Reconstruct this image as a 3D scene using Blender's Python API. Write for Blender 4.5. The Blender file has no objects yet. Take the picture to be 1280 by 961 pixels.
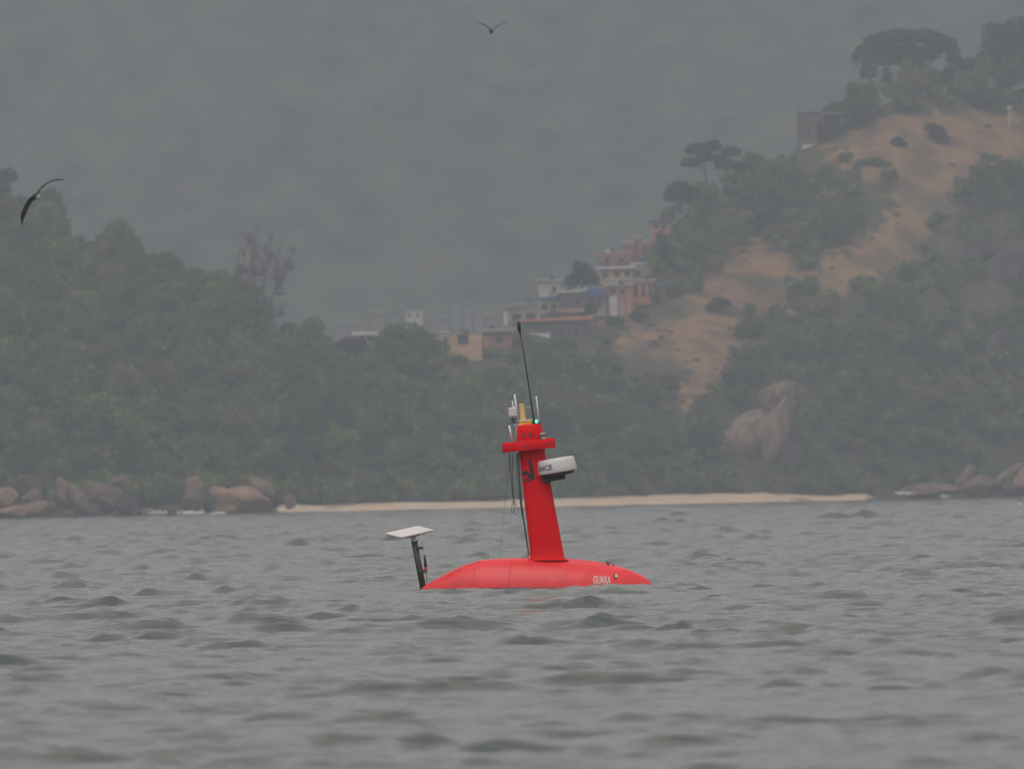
import bpy, bmesh, math, random
import numpy as np
from mathutils import Vector, Matrix, noise
random.seed(7); rng = np.random.default_rng(7)
SC = bpy.context.scene

# ---------------------------------------------------------------- camera
F = 10909.0                       # focal length in pixels of the 1280 px photograph
CAMH = 1.19                       # the eye is a seated person's in a small boat
YH0 = 626.0                       # the horizon's height in the middle of the frame
PITCH = math.atan((YH0 - 480.5) / F)
ROLL = 0.0203
CP = Vector((0, 0, CAMH))
Fw = Vector((0, math.cos(PITCH), math.sin(PITCH)))
R0 = Vector((1, 0, 0)); U0 = R0.cross(Fw)
RR = R0 * math.cos(ROLL) - U0 * math.sin(ROLL)
UU = U0 * math.cos(ROLL) + R0 * math.sin(ROLL)
cam_d = bpy.data.cameras.new('camera'); cam = bpy.data.objects.new('camera', cam_d)
SC.collection.objects.link(cam); SC.camera = cam
m = Matrix.Identity(4)
for i in range(3):
    m[i][0] = RR[i]; m[i][1] = UU[i]; m[i][2] = -Fw[i]; m[i][3] = CP[i]
cam.matrix_world = m
cam_d.sensor_width = 36; cam_d.lens = F / 1280 * 36
cam_d.clip_start = 1; cam_d.clip_end = 30000
cam_d.dof.use_dof = True; cam_d.dof.focus_distance = 120; cam_d.dof.aperture_fstop = 6.5

# ---------------------------------------------------------------- light
W = bpy.data.worlds.new("World"); SC.world = W; W.use_nodes = True
nt = W.node_tree; nt.nodes.clear()
SUN_EL, SUN_ROT = math.radians(55), math.radians(196)
sky = nt.nodes.new('ShaderNodeTexSky'); sky.sky_type = 'NISHITA'; sky.sun_disc = False
sky.sun_elevation = SUN_EL; sky.sun_rotation = SUN_ROT; sky.dust_density = 4; sky.air_density = 1.5
hsv = nt.nodes.new('ShaderNodeHueSaturation'); hsv.inputs['Saturation'].default_value = 0.25
mx = nt.nodes.new('ShaderNodeMixRGB'); mx.inputs['Fac'].default_value = 0.75
mx.inputs['Color2'].default_value = (5.40, 5.00, 4.76, 1)       # the closed cloud cover
bg = nt.nodes.new('ShaderNodeBackground'); bg.inputs['Strength'].default_value = 0.15
out = nt.nodes.new('ShaderNodeOutputWorld')
nt.links.new(sky.outputs[0], hsv.inputs['Color']); nt.links.new(hsv.outputs[0], mx.inputs['Color1'])
nt.links.new(mx.outputs[0], bg.inputs['Color']); nt.links.new(bg.outputs[0], out.inputs['Surface'])
sd = bpy.data.lights.new('sun', 'SUN'); sd.energy = 0.85; sd.angle = math.radians(45); sd.color = (1, 0.96, 0.9)
so = bpy.data.objects.new('sun', sd); SC.collection.objects.link(so)
sdir = Vector((math.sin(SUN_ROT) * math.cos(SUN_EL), math.cos(SUN_ROT) * math.cos(SUN_EL), math.sin(SUN_EL)))
so.rotation_euler = sdir.to_track_quat('Z', 'Y').to_euler()
vs = SC.view_settings; vs.view_transform = 'Standard'; vs.look = 'None'; vs.exposure = 0.41; vs.gamma = 1
SC.render.engine = 'CYCLES'
cy = SC.cycles; cy.max_bounces = 6; cy.volume_bounces = 2; cy.diffuse_bounces = 2; cy.glossy_bounces = 3
cy.transmission_bounces = 2; cy.transparent_max_bounces = 8; cy.use_denoising = True
cy.sample_clamp_indirect = 4; cy.caustics_reflective = False; cy.caustics_refractive = False
HAZE_DENSITY, HAZE_COLOR = 0.00054, (0.386, 0.418, 0.468)

# ---------------------------------------------------------------- helpers
def ray(px, py):
    a = (px - 640) / F; b = (480.5 - py) / F
    return Fw + RR * a + UU * b
def P(px, py, d):
    """the point seen at a pixel of the photograph, d metres away"""
    v = ray(px, py); return CP + v * (d / v.y)
def project(x, y, z):
    dx, dy, dz = x, y, z - CAMH
    f = dx * Fw.x + dy * Fw.y + dz * Fw.z
    a = (dx * RR.x + dy * RR.y + dz * RR.z) / f
    b = (dx * UU.x + dy * UU.y + dz * UU.z) / f
    return 640 + a * F, 480.5 - b * F
def yh(px): return YH0 - ROLL * (px - 640)

def link(o, parent=None):
    SC.collection.objects.link(o)
    if parent: o.parent = parent
    return o
def tag(o, label=None, cat=None, group=None, kind=None):
    if label: o['label'] = label
    if cat: o['category'] = cat
    if group: o['group'] = group
    if kind: o['kind'] = kind
    return o
def empty(name, loc, label, cat, group=None, rz=0):
    o = bpy.data.objects.new(name, None); o.location = loc; o.rotation_euler = (0, 0, rz)
    o.empty_display_size = .2
    link(o); return tag(o, label, cat, group)
def mesh_obj(name, verts, faces, mat, parent=None, smooth=False, rel=None):
    """one mesh object; rel: the verts are in world space, the object hangs at that origin"""
    if rel is not None: verts = [tuple(Vector(v) - rel) for v in verts]
    me = bpy.data.meshes.new(name); me.from_pydata([tuple(v) for v in verts], [], faces)
    mats = mat if isinstance(mat, (list, tuple)) else [mat]
    for q in mats: me.materials.append(q)
    me.validate()
    if smooth: me.polygons.foreach_set('use_smooth', [True] * len(me.polygons))
    o = bpy.data.objects.new(name, me); return link(o, parent)
class MB:
    def __init__(s): s.v = []; s.f = []
    def add(s, v, f):
        n = len(s.v); s.v += [tuple(q) for q in v]; s.f += [tuple(i + n for i in q) for q in f]; return s
    def rings(s, rings, cap=True, closed=True):
        n = len(rings[0]); k = len(s.v)
        for r in rings: s.v += [tuple(q) for q in r]
        for i in range(len(rings) - 1):
            for j in range(n if closed else n - 1):
                a = k + i * n + j; b = k + i * n + (j + 1) % n
                s.f.append((a, b, b + n, a + n))
        if cap:
            s.f.append(tuple(k + j for j in reversed(range(n))))
            s.f.append(tuple(k + (len(rings) - 1) * n + j for j in range(n)))
        return s
    def tube(s, pts, rad, n=8):
        pts = [Vector(p) for p in pts]
        if not isinstance(rad, (list, tuple)): rad = [rad] * len(pts)
        rings = []
        for i, p in enumerate(pts):
            t = (pts[min(i + 1, len(pts) - 1)] - pts[max(i - 1, 0)]).normalized()
            h = Vector((0, 1, 0)) if abs(t.y) < .9 else Vector((1, 0, 0))
            u = t.cross(h).normalized(); w = t.cross(u)
            rings.append([p + (u * math.cos(a) + w * math.sin(a)) * rad[i] for a in [2 * math.pi * q / n for q in range(n)]])
        return s.rings(rings)
    def box(s, c, sx, sy, sz, rot=None, bev=0.0):
        """a box, its four upright edges chamfered by bev"""
        c = Vector(c); hx, hy, hz = sx / 2, sy / 2, sz / 2; b = min(bev, hx * .9, hy * .9)
        if b > 0:
            pl = [(-hx + b, -hy), (hx - b, -hy), (hx, -hy + b), (hx, hy - b), (hx - b, hy), (-hx + b, hy), (-hx, hy - b), (-hx, -hy + b)]
        else: pl = [(-hx, -hy), (hx, -hy), (hx, hy), (-hx, hy)]
        rr = []
        lev = [(-hz, b), (-hz + b, 0), (hz - b, 0), (hz, b)] if b > 0 else [(-hz, 0), (hz, 0)]
        for z, inset in lev:
            k1, k2 = (hx - inset * .6) / hx, (hy - inset * .6) / hy
            ring = [Vector((x * k1, y * k2, z)) for x, y in pl]
            if rot is not None: ring = [rot @ q for q in ring]
            rr.append([c + q for q in ring])
        return s.rings(rr)
    def build(s, name, mat, parent=None, smooth=False, rel=None):
        return mesh_obj(name, s.v, s.f, mat, parent, smooth, rel)
def autosmooth(o, deg=40):
    me = o.data
    me.polygons.foreach_set('use_smooth', [True] * len(me.polygons))
    bm = bmesh.new(); bm.from_mesh(me)
    for e in bm.edges:
        if len(e.link_faces) == 2 and e.calc_face_angle(0) > math.radians(deg): e.smooth = False
    bm.to_mesh(me); bm.free(); return o

# ---------------------------------------------------------------- materials
def mat(name, col, rough=.6, spec=.5, var=.12, vscale=8.0, bump=0.0, bscale=30.0, coat=0.0, metallic=0, stain=None, emit=None, rand=0.0, stretch=(1, 1, 1)):
    m = bpy.data.materials.new(name); m.use_nodes = True; nt = m.node_tree; N = nt.nodes; L = nt.links
    b = N['Principled BSDF']; b.inputs['Roughness'].default_value = rough
    b.inputs['Specular IOR Level'].default_value = spec; b.inputs['Metallic'].default_value = metallic
    b.inputs['Coat Weight'].default_value = coat; b.inputs['Coat Roughness'].default_value = .15
    tc = N.new('ShaderNodeTexCoord'); mp = N.new('ShaderNodeMapping'); mp.inputs['Scale'].default_value = stretch
    L.new(tc.outputs['Object'], mp.inputs[0])
    n = N.new('ShaderNodeTexNoise'); n.inputs['Scale'].default_value = vscale; n.inputs['Detail'].default_value = 6
    L.new(mp.outputs[0], n.inputs['Vector'])
    r = N.new('ShaderNodeValToRGB'); r.color_ramp.elements[0].position = .3; r.color_ramp.elements[1].position = .7
    r.color_ramp.elements[0].color = (*[c * (1 - var) for c in col], 1)
    r.color_ramp.elements[1].color = (*[min(1, c * (1 + var)) for c in col], 1)
    L.new(n.outputs[0], r.inputs[0]); last = r.outputs[0]
    if stain:
        scol, sscale, lo, hi = stain
        n2 = N.new('ShaderNodeTexNoise'); n2.inputs['Scale'].default_value = sscale; n2.inputs['Detail'].default_value = 8
        L.new(mp.outputs[0], n2.inputs['Vector'])
        r2 = N.new('ShaderNodeMapRange'); r2.inputs[1].default_value = lo; r2.inputs[2].default_value = hi
        L.new(n2.outputs[0], r2.inputs[0])
        x = N.new('ShaderNodeMixRGB'); x.inputs['Color2'].default_value = (*scol, 1)
        L.new(r2.outputs[0], x.inputs[0]); L.new(last, x.inputs[1]); last = x.outputs[0]
    if rand:
        oi = N.new('ShaderNodeObjectInfo'); mr = N.new('ShaderNodeMapRange')
        mr.inputs[3].default_value = 1 - rand; mr.inputs[4].default_value = 1 + rand
        L.new(oi.outputs['Random'], mr.inputs[0])
        h = N.new('ShaderNodeHueSaturation'); L.new(mr.outputs[0], h.inputs['Value']); L.new(last, h.inputs['Color']); last = h.outputs[0]
    L.new(last, b.inputs['Base Color'])
    if bump:
        n3 = N.new('ShaderNodeTexNoise'); n3.inputs['Scale'].default_value = bscale; n3.inputs['Detail'].default_value = 5
        L.new(mp.outputs[0], n3.inputs['Vector'])
        bp = N.new('ShaderNodeBump'); bp.inputs['Distance'].default_value = bump; L.new(n3.outputs[0], bp.inputs['Height'])
        L.new(bp.outputs[0], b.inputs['Normal'])
    if emit:
        b.inputs['Emission Color'].default_value = (*emit[0], 1); b.inputs['Emission Strength'].default_value = emit[1]
    return m

M = {}
M['red'] = mat('red_paint', (.70, .012, .018), .50, .5, .08, 3, .003, 7, coat=.25, stain=((.52, .02, .025), 4, .55, .75))
M['red_mast'] = mat('red_mast_paint', (.66, .002, .006), .55, .15, .06, 3, .001, 9, stain=((.66, .02, .025), 5, .58, .8))
M['white'] = mat('white_plastic', (.56, .53, .52), .4, .5, .03, 4, stain=((.6, .57, .52), 8, .6, .85))
M['offwhite'] = mat('offwhite_tube', (.62, .62, .62), .5)
M['black'] = mat('black_rubber', (.018, .020, .020), .5, .5, .2)
M['dark'] = mat('dark_metal', (.045, .05, .045), .55, .5, .2)
M['tan'] = mat('tan_plastic', (.62, .42, .22), .5)
M['yellow'] = mat('amber_plastic', (.75, .33, .03), .35, .5, .2, 20)
M['cream'] = mat('cream_plastic', (.75, .66, .42), .5)
M['grey'] = mat('grey_plastic', (.30, .31, .32), .5)
M['navy'] = mat('navy_print', (.015, .025, .13), .5)
M['letter'] = mat('pale_lettering', (.62, .50, .46), .5)
M['rope'] = mat('wire_cable', (.05, .05, .04), .6, .4, .3)
M['green_lamp'] = mat('green_lamp', (.1, .8, .6), .3, emit=((.05, 1.0, .62), 1.6))
M['foam'] = mat('sea_foam', (.75, .77, .77), .8, .3, .1, 6)
M['feather'] = mat('dark_feather', (.018, .018, .020), .7, .3, .25, 12)
M['breast'] = mat('white_feather', (.70, .68, .66), .7, .3)

def leaf_mat(name, cols, trans=.25):
    m = bpy.data.materials.new(name); m.use_nodes = True; nt = m.node_tree; N = nt.nodes; L = nt.links; N.clear()
    o = N.new('ShaderNodeOutputMaterial'); d = N.new('ShaderNodeBsdfDiffuse'); t = N.new('ShaderNodeBsdfTranslucent')
    mixs = N.new('ShaderNodeMixShader'); mixs.inputs[0].default_value = trans
    oi = N.new('ShaderNodeObjectInfo'); r = N.new('ShaderNodeValToRGB')
    el = r.color_ramp.elements
    while len(el) < len(cols): el.new(.5)
    for i, c in enumerate(cols): el[i].position = i / (len(cols) - 1); el[i].color = (*c, 1)
    L.new(oi.outputs['Random'], r.inputs[0])
    tc = N.new('ShaderNodeTexCoord'); n = N.new('ShaderNodeTexNoise'); n.inputs['Scale'].default_value = .45; n.inputs['Detail'].default_value = 4
    L.new(tc.outputs['Object'], n.inputs['Vector'])
    mr = N.new('ShaderNodeMapRange'); mr.inputs[1].default_value = .3; mr.inputs[2].default_value = .7; mr.inputs[3].default_value = .72; mr.inputs[4].default_value = 1.35
    L.new(n.outputs[0], mr.inputs[0])
    sc_ = N.new('ShaderNodeMath'); sc_.operation = 'MULTIPLY'; sc_.inputs[1].default_value = 7.31; L.new(oi.outputs['Random'], sc_.inputs[0])
    fr_ = N.new('ShaderNodeMath'); fr_.operation = 'FRACT'; L.new(sc_.outputs[0], fr_.inputs[0])
    vr = N.new('ShaderNodeMapRange'); vr.inputs[3].default_value = .75; vr.inputs[4].default_value = 1.4; L.new(fr_.outputs[0], vr.inputs[0])
    mu_ = N.new('ShaderNodeMath'); mu_.operation = 'MULTIPLY'; L.new(mr.outputs[0], mu_.inputs[0]); L.new(vr.outputs[0], mu_.inputs[1])
    h = N.new('ShaderNodeHueSaturation'); L.new(mu_.outputs[0], h.inputs['Value']); L.new(r.outputs[0], h.inputs['Color'])
    L.new(h.outputs[0], d.inputs[0]); L.new(h.outputs[0], t.inputs[0])
    L.new(d.outputs[0], mixs.inputs[1]); L.new(t.outputs[0], mixs.inputs[2]); L.new(mixs.outputs[0], o.inputs[0])
    return m
M['leaf'] = leaf_mat('broad_leaf', [(.055, .095, .026), (.085, .140, .032), (.140, .170, .042), (.050, .092, .034), (.150, .140, .055), (.090, .160, .040), (.040, .070, .026)])
M['leaf_dark'] = leaf_mat('dark_leaf', [(.034, .046, .018), (.050, .066, .024), (.060, .066, .028)])
M['twig'] = leaf_mat('dry_twig', [(.055, .05, .04), (.06, .05, .04)])
M['palm'] = leaf_mat('palm_leaf', [(.04, .07, .04), (.05, .08, .04)])
M['bark'] = mat('bark', (.14, .11, .085), .9, .2, .3, 3)

# ---------------------------------------------------------------- terrain (bay shore, wooded hills, far mountain)
FS = 1.0
us = np.array([-900, -300, 0, 60, 120, 180, 240, 300, 340, 400, 450, 500, 550, 600, 640, 700, 750, 800, 830, 870, 900, 960, 1000, 1060, 1130, 1200, 1280, 1500, 2200.])
gs = np.array([150, 200, 262, 292, 318, 338, 356, 382, 430, 458, 468, 452, 447, 432, 408, 385, 352, 330, 292, 262, 246, 222, 190, 152, 122, 116, 112, 75, 60.])
sh_u = np.array([-900, 0, 340, 700, 1050, 1280, 2200.]); sh_d = np.array([1330, 1395, 1440, 1490, 1570, 1610, 1600.])
rd_u = np.array([-900, 0, 340, 500, 640, 830, 1000, 1280, 2200.]); rd_d = np.array([1640, 1630, 1580, 1590, 1640, 1720, 1760, 1800, 1800.])
bt_u = np.array([-900, 300, 345, 440, 500, 700, 850, 900, 1000, 1050, 1090, 2200.]); bt_z = np.array([1.6, 1.5, 1.15, 1.05, 1.05, 1.25, 1.5, 1.55, 1.2, .8, 1.3, 1.6])
def shore(u): return np.interp(u, sh_u, sh_d)
def ridge(u): return np.interp(u, rd_u, rd_d)
def snoise(x, y, s, seed=0):
    """cheap smooth pseudo noise, about -1..1"""
    v = 0
    for k, (a, b, c) in enumerate([(1.0, .31, .1), (-.57, .83, 1.7), (.23, -1.13, 3.1), (1.31, .77, 4.9), (-.9, -1.41, 2.2)]):
        v = v + np.sin((a * x + b * y) / s * 2 + c + seed * 1.3 + k)
    return v / 2.6
def ground(x, y):
    x = np.asarray(x, float); y = np.asarray(y, float)
    u = 640 + F * x / y
    S = shore(u); Rd = ridge(u)
    zr = CAMH + Rd * (YH0 - ROLL * (u - 640) - np.interp(u, us, gs)) / F
    zb = np.interp(u, bt_u, bt_z)
    d0 = S + 26
    s = np.clip((y - d0) / (Rd - d0), 0, 1)
    z = zb + (zr - zb) * (s ** .92) + snoise(x, y, 17) * 1.0 * np.minimum(s, 1 - s) * 4 * .8 + snoise(x, y, 5, 3) * .35 * np.clip(s * 5, 0, 1)
    zs = zb * np.clip((y - S) / 26, -3, 1) ** 1.0
    z = np.where(y < d0, zs, z)
    back = np.clip((y - Rd) / 260, 0, 1)
    back = back * back * (3 - 2 * back)
    z = np.where(y > Rd, z * (1 - back) + 4 * back, z)
    return z
def hit(px, py, default=None):
    v = ray(px, py)
    ds = np.arange(1380, 1830, .75)
    x = v.x / v.y * ds; z = CAMH + v.z / v.y * ds
    w = np.nonzero(z < ground(x, ds))[0]
    if len(w): d = float(ds[w[0]])
    else: d = float(default or ridge(px))
    return CP + v * (d / v.y)

GRASS = [
    [(1030, 195), (1060, 172), (1100, 150), (1150, 140), (1200, 136), (1300, 145), (1300, 185), (1215, 210), (1205, 255), (1175, 275), (1140, 330), (1050, 368), (985, 380), (975, 372), (1010, 345), (1065, 308), (1122, 262), (1108, 238), (1070, 218)],
    [(765, 440), (795, 402), (850, 388), (880, 352), (920, 308), (960, 300), (1000, 318), (995, 345), (965, 362), (935, 372), (925, 400), (922, 455), (905, 490), (870, 505), (850, 520), (846, 480), (868, 455), (815, 452)],
    [(920, 405), (955, 362), (1000, 342), (1050, 312), (1062, 336), (1005, 376), (950, 402)],
]
ROCK = [
    [(950, 478), (1000, 472), (998, 515), (975, 530), (985, 610), (940, 612), (935, 575), (895, 565), (890, 540), (925, 520), (945, 505)],
    [(1180, 300), (1300, 255), (1300, 400), (1270, 470), (1235, 500), (1190, 440), (1150, 400), (1150, 340)],
    [(1215, 480), (1300, 420), (1300, 560), (1240, 560)],
]
def inpoly(px, py, poly):
    px = np.asarray(px, float); py = np.asarray(py, float); r = np.zeros(px.shape, bool)
    n = len(poly)
    for i in range(n):
        x1, y1 = poly[i]; x2, y2 = poly[(i + 1) % n]
        c = ((y1 > py) != (y2 > py)) & (px < (x2 - x1) * (py - y1) / ((y2 - y1) + 1e-9) + x1)
        r ^= c
    return r
def cover(x, y, z):
    """(grass, rock) of a place on the hills"""
    px, py = project(x, y, z)
    jx = snoise(x, y, 2.3, 5) * 10 + snoise(x, y, .9, 2) * 6; jy = snoise(x, y, 3.1, 9) * 8 + snoise(x, y, 1.2, 4) * 5
    g = np.zeros(np.shape(px), bool); r = np.zeros(np.shape(px), bool)
    for p in GRASS: g |= inpoly(px + jx, py + jy, p)
    for p in ROCK: r |= inpoly(px + jx * .8, py + jy * .8, p)
    front = y < ridge(640 + F * np.asarray(x) / np.asarray(y)) + 4
    return g & front, r & front & ~g

ta = np.concatenate([np.linspace(-.40, -.072, 40, endpoint=False), np.linspace(-.072, .072, 420), np.linspace(.072, .40, 41)[1:]])
td = np.concatenate([np.linspace(1320, 1385, 6, endpoint=False), np.linspace(1385, 1830, 300), np.linspace(1840, 2150, 20), np.array([2400, 2800, 3400, 4300])])
A, D = np.meshgrid(ta, td); X = A * D; Y = D; Z = ground(X, Y)
inner = (Y > 1385) & (Y < 1830)
g, rk = cover(X, Y, Z)
Z = Z + np.where(rk, snoise(X, Y, 1.6, 2) * .6 + snoise(X, Y, .7, 4) * .3, 0) + np.where(g, snoise(X, Y, 1.1, 8) * .16, 0)
def grid_mesh(name, X, Y, Z, mats, smooth=True):
    h, w = X.shape
    me = bpy.data.meshes.new(name); n = h * w
    co = np.empty((n, 3), np.float32); co[:, 0] = X.ravel(); co[:, 1] = Y.ravel(); co[:, 2] = Z.ravel()
    me.vertices.add(n); me.vertices.foreach_set('co', co.ravel())
    idx = np.arange(n, dtype=np.int32).reshape(h, w)
    q = np.stack([idx[:-1, :-1], idx[:-1, 1:], idx[1:, 1:], idx[1:, :-1]], -1).reshape(-1, 4)
    k = len(q); me.loops.add(k * 4); me.loops.foreach_set('vertex_index', q.ravel())
    me.polygons.add(k); me.polygons.foreach_set('loop_start', np.arange(0, k * 4, 4, dtype=np.int32))
    me.polygons.foreach_set('loop_total', np.full(k, 4, np.int32))
    if smooth: me.polygons.foreach_set('use_smooth', np.ones(k, bool))
    for q in mats: me.materials.append(q)
    me.update(calc_edges=True)
    o = bpy.data.objects.new(name, me); link(o); return o

def terrain_mat():
    m = bpy.data.materials.new('hillside'); m.use_nodes = True; nt = m.node_tree; N = nt.nodes; L = nt.links
    b = N['Principled BSDF']; b.inputs['Roughness'].default_value = .95; b.inputs['Specular IOR Level'].default_value = .15
    tc = N.new('ShaderNodeTexCoord')
    def ns(scale, det=8, stretch=None):
        n = N.new('ShaderNodeTexNoise'); n.inputs['Scale'].default_value = scale; n.inputs['Detail'].default_value = det
        if stretch:
            mp = N.new('ShaderNodeMapping'); mp.inputs['Scale'].default_value = stretch; L.new(tc.outputs['Object'], mp.inputs[0]); L.new(mp.outputs[0], n.inputs['Vector'])
        else: L.new(tc.outputs['Object'], n.inputs['Vector'])
        return n.outputs[0]
    def ramp(fac, stops):
        r = N.new('ShaderNodeValToRGB'); el = r.color_ramp.elements
        while len(el) < len(stops): el.new(.5)
        for i, (p, c) in enumerate(stops): el[i].position = p; el[i].color = (*c, 1)
        L.new(fac, r.inputs[0]); return r.outputs[0]
    def mixc(f, a, c):
        x = N.new('ShaderNodeMixRGB'); L.new(f, x.inputs[0]); L.new(a, x.inputs[1]); L.new(c, x.inputs[2]); return x.outputs[0]
    soil = ramp(ns(.15), [(.35, (.045, .055, .030)), (.65, (.085, .080, .045))])
    grass = ramp(ns(.09, 7), [(.30, (.085, .085, .045)), (.42, (.16, .105, .07)), (.53, (.29, .17, .078)), (.63, (.17, .10, .068)), (.74, (.085, .085, .045))])
    rock = ramp(ns(.35, 10, (1, 1, .25)), [(.30, (.07, .062, .062)), (.5, (.17, .125, .11)), (.68, (.38, .26, .215))])
    ag = N.new('ShaderNodeAttribute'); ag.attribute_name = 'grass'; ar = N.new('ShaderNodeAttribute'); ar.attribute_name = 'rock'
    c = mixc(ag.outputs['Fac'], soil, grass); c = mixc(ar.outputs['Fac'], c, rock)
    L.new(c, b.inputs['Base Color'])
    bp = N.new('ShaderNodeBump'); bp.inputs['Distance'].default_value = .4; bp.inputs['Strength'].default_value = .5
    L.new(ns(.8), bp.inputs['Height']); L.new(bp.outputs[0], b.inputs['Normal'])
    return m
M['terrain'] = terrain_mat()
ter = grid_mesh('hills', X, Y, Z, [M['terrain']]); tag(ter, kind='structure')
for nm, arr in (('grass', g), ('rock', rk)):
    at = ter.data.attributes.new(nm, 'FLOAT', 'POINT'); at.data.foreach_set('value', (arr * (np.where(project(X, Y, Z)[0] > 1120, .16, 0.0) if nm == 'rock' else 1.0)).astype(np.float32).ravel())

# the beach: its own sheet of sand from below the water up to the trees
bu = np.linspace(300, 1140, 300); bs = np.linspace(-14, 40, 26)
BU, BS = np.meshgrid(bu, bs)
Yb = shore(BU) + BS + 3 * snoise(BU / 20, BS * 0, 3); Xb = (BU - 640) / F * Yb
zb = np.interp(BU, bt_u, bt_z)
ends = np.clip((BU - 318) / 30, 0, 1) * np.clip((1135 - BU) / 70, 0, 1)
Zb = np.maximum(zb * (BS / 24).clip(-1, 1.02), -2) + .10 * snoise(Xb, Yb, 4) * (BS > 2) + .22 - 1.4 * (1 - ends)
M['sand'] = mat('sand', (.66, .49, .35), .9, .2, .14, .25, stain=((.40, .30, .22), .5, .56, .7))
bo = grid_mesh('beach', Xb, Yb, Zb, [M['sand']]); tag(bo, kind='structure')

# the far mountain across the whole view
mu = np.concatenate([np.linspace(-.75, -.085, 60, endpoint=False), np.linspace(-.085, .085, 260), np.linspace(.085, .75, 61)[1:]]); md = np.concatenate([np.linspace(2750, 3330, 170), np.linspace(3350, 4200, 20)])
MA, MD = np.meshgrid(mu, md); MX = MA * MD
s = np.clip((MD - 2860) / 380, 0, 1)
crest = 288 + 12 * snoise(MX, 0 * MX, 900) + 8 * snoise(MX, 0 * MX, 300, 4)
spur = np.abs(np.sin(MX / 88 + .8 * snoise(MX, MD, 210, 3) + MD / 520)) * 16 + np.abs(np.sin(MX / 37 + snoise(MX, MD, 120, 8) - MD / 300)) * 6
MZ = 3 + crest * s ** 1.0 + (spur - 8 + snoise(MX, MD, 260, 2) * 9 + snoise(MX, MD, 90, 6) * 8 + snoise(MX, MD, 36, 1) * 5 + snoise(MX, MD, 13, 7) * 3.2 + snoise(MX, MD, 5.5, 9) * 2.0) * np.clip(s * 4, 0, 1)
assert MZ.max() < 360, MZ.max()
M['mountain'] = mat('mountain_forest', (.058, .074, .044), .95, .1, .75, .06, stain=((.11, .11, .08), .045, .48, .70))
mo = grid_mesh('mountain', MX, MD, MZ, [M['mountain']]); tag(mo, kind='structure')

# ---------------------------------------------------------------- water
def water():
    ys = [-60.0, -30, 0, 10, 18, 25]; y = 30.0
    while y < 1660: ys.append(y); y *= 1.00125
    ys += [1700, 2000, 2600, 3600, 4600, 6500, 9000]
    ys = np.array(ys)
    fine = np.linspace(-.077, .077, 290)
    gl = []; q = .0776
    while q < 3.2: gl.append(q); q *= 1.12
    cols = np.concatenate([-np.array(gl[::-1]), fine, np.array(gl)])
    C, Yg = np.meshgrid(cols, ys)
    Wd = np.maximum(Yg, 30.0)
    Xg = (C * Wd).astype(np.float32); Yg = Yg.astype(np.float32)
    dx = .00045 * Wd.astype(np.float32)
    dX = np.zeros_like(Xg); dY = np.zeros_like(Xg); Z = np.zeros_like(Xg)
    env = (1 + .45 * snoise(Xg, Yg, 5.0, 1) * .8).astype(np.float32)
    r = np.random.default_rng(11)
    def group(sc, sd_):
        e = (snoise(Xg + 31 * sd_, Yg * .8, sc, sd_) + snoise(Xg * .7, Yg - 17 * sd_, sc * .43, sd_ + 3)) * .5
        return np.clip(.32 + 1.5 * np.maximum(e, 0) ** 1.6 * 3.4, 0, 2.6).astype(np.float32)
    envs = [group(1.5, 1), group(2.7, 2), group(.95, 5)]
    NW = 90
    far = np.clip((Yg - 95) / 330, 0, 1); far = (far * far * (3 - 2 * far)).astype(np.float32)
    for k in range(NW):
        lam = .20 * (7.0 / .20) ** ((k + r.random() * .8) / NW)
        th = math.radians(-90 + 14 + (9 if k % 2 else -9) + r.normal() * (20 if lam < .4 else 8))
        slope = .036 if lam < .45 else (.027 if lam < .9 else .0080)
        if lam > 3.5: slope *= .6
        a = slope * lam / (2 * math.pi) * 1.25
        kx, ky = math.cos(th) * 2 * math.pi / lam, math.sin(th) * 2 * math.pi / lam
        ph = kx * Xg + ky * Yg + np.float32(r.random() * 6.283)
        fade = np.clip(lam / (dx * 3.0) - .6, 0, 1)
        aa = a * fade * (envs[k % 3] if lam < 3 else 1) * (1 + far * (1.5 if lam > .9 else .8)) * (.78 + .22 * np.clip((Yg - 45) / 45, 0, 1))
        Z += aa * np.cos(ph)
        sn = aa * np.sin(ph) * np.float32(1.12)
        dX -= np.float32(math.cos(th)) * sn; dY -= np.float32(math.sin(th)) * sn
    Z += 1.2 * np.maximum(Z, 0) ** 2
    # single steep peaks that stand out of the chop
    for px, py, w, h in [(1005, 663, .26, .22), (1018, 936, .16, .05), (247, 722, .28, .10)]:
        d = CAMH * F / (py - yh(px)); p = P(px, py, d)
        Z += h * np.exp(-((Xg - p.x) / w) ** 2 - ((Yg - p.y) / (w * 1.0)) ** 2).astype(np.float32)
    # the sea lies calm outside the part that is modelled finely
    calm = np.clip((.25 - abs(C)) / .15, 0, 1) * np.clip((Yg + 20) / 40, 0, 1) * np.clip((1690 - Yg) / 100, 0, 1)
    # keep the crests along the hull where they lap it
    Z *= calm; dX *= calm; dY *= calm
    near = np.exp(-((Xg - .4) / 2.2) ** 2 - ((Yg - 119.2) / 1.8) ** 2)
    Z = Z * (1 - .72 * near) - .012 * near
    return grid_mesh('water', Xg + dX * .75, Yg + dY * .75, Z, [M['water']])
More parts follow.
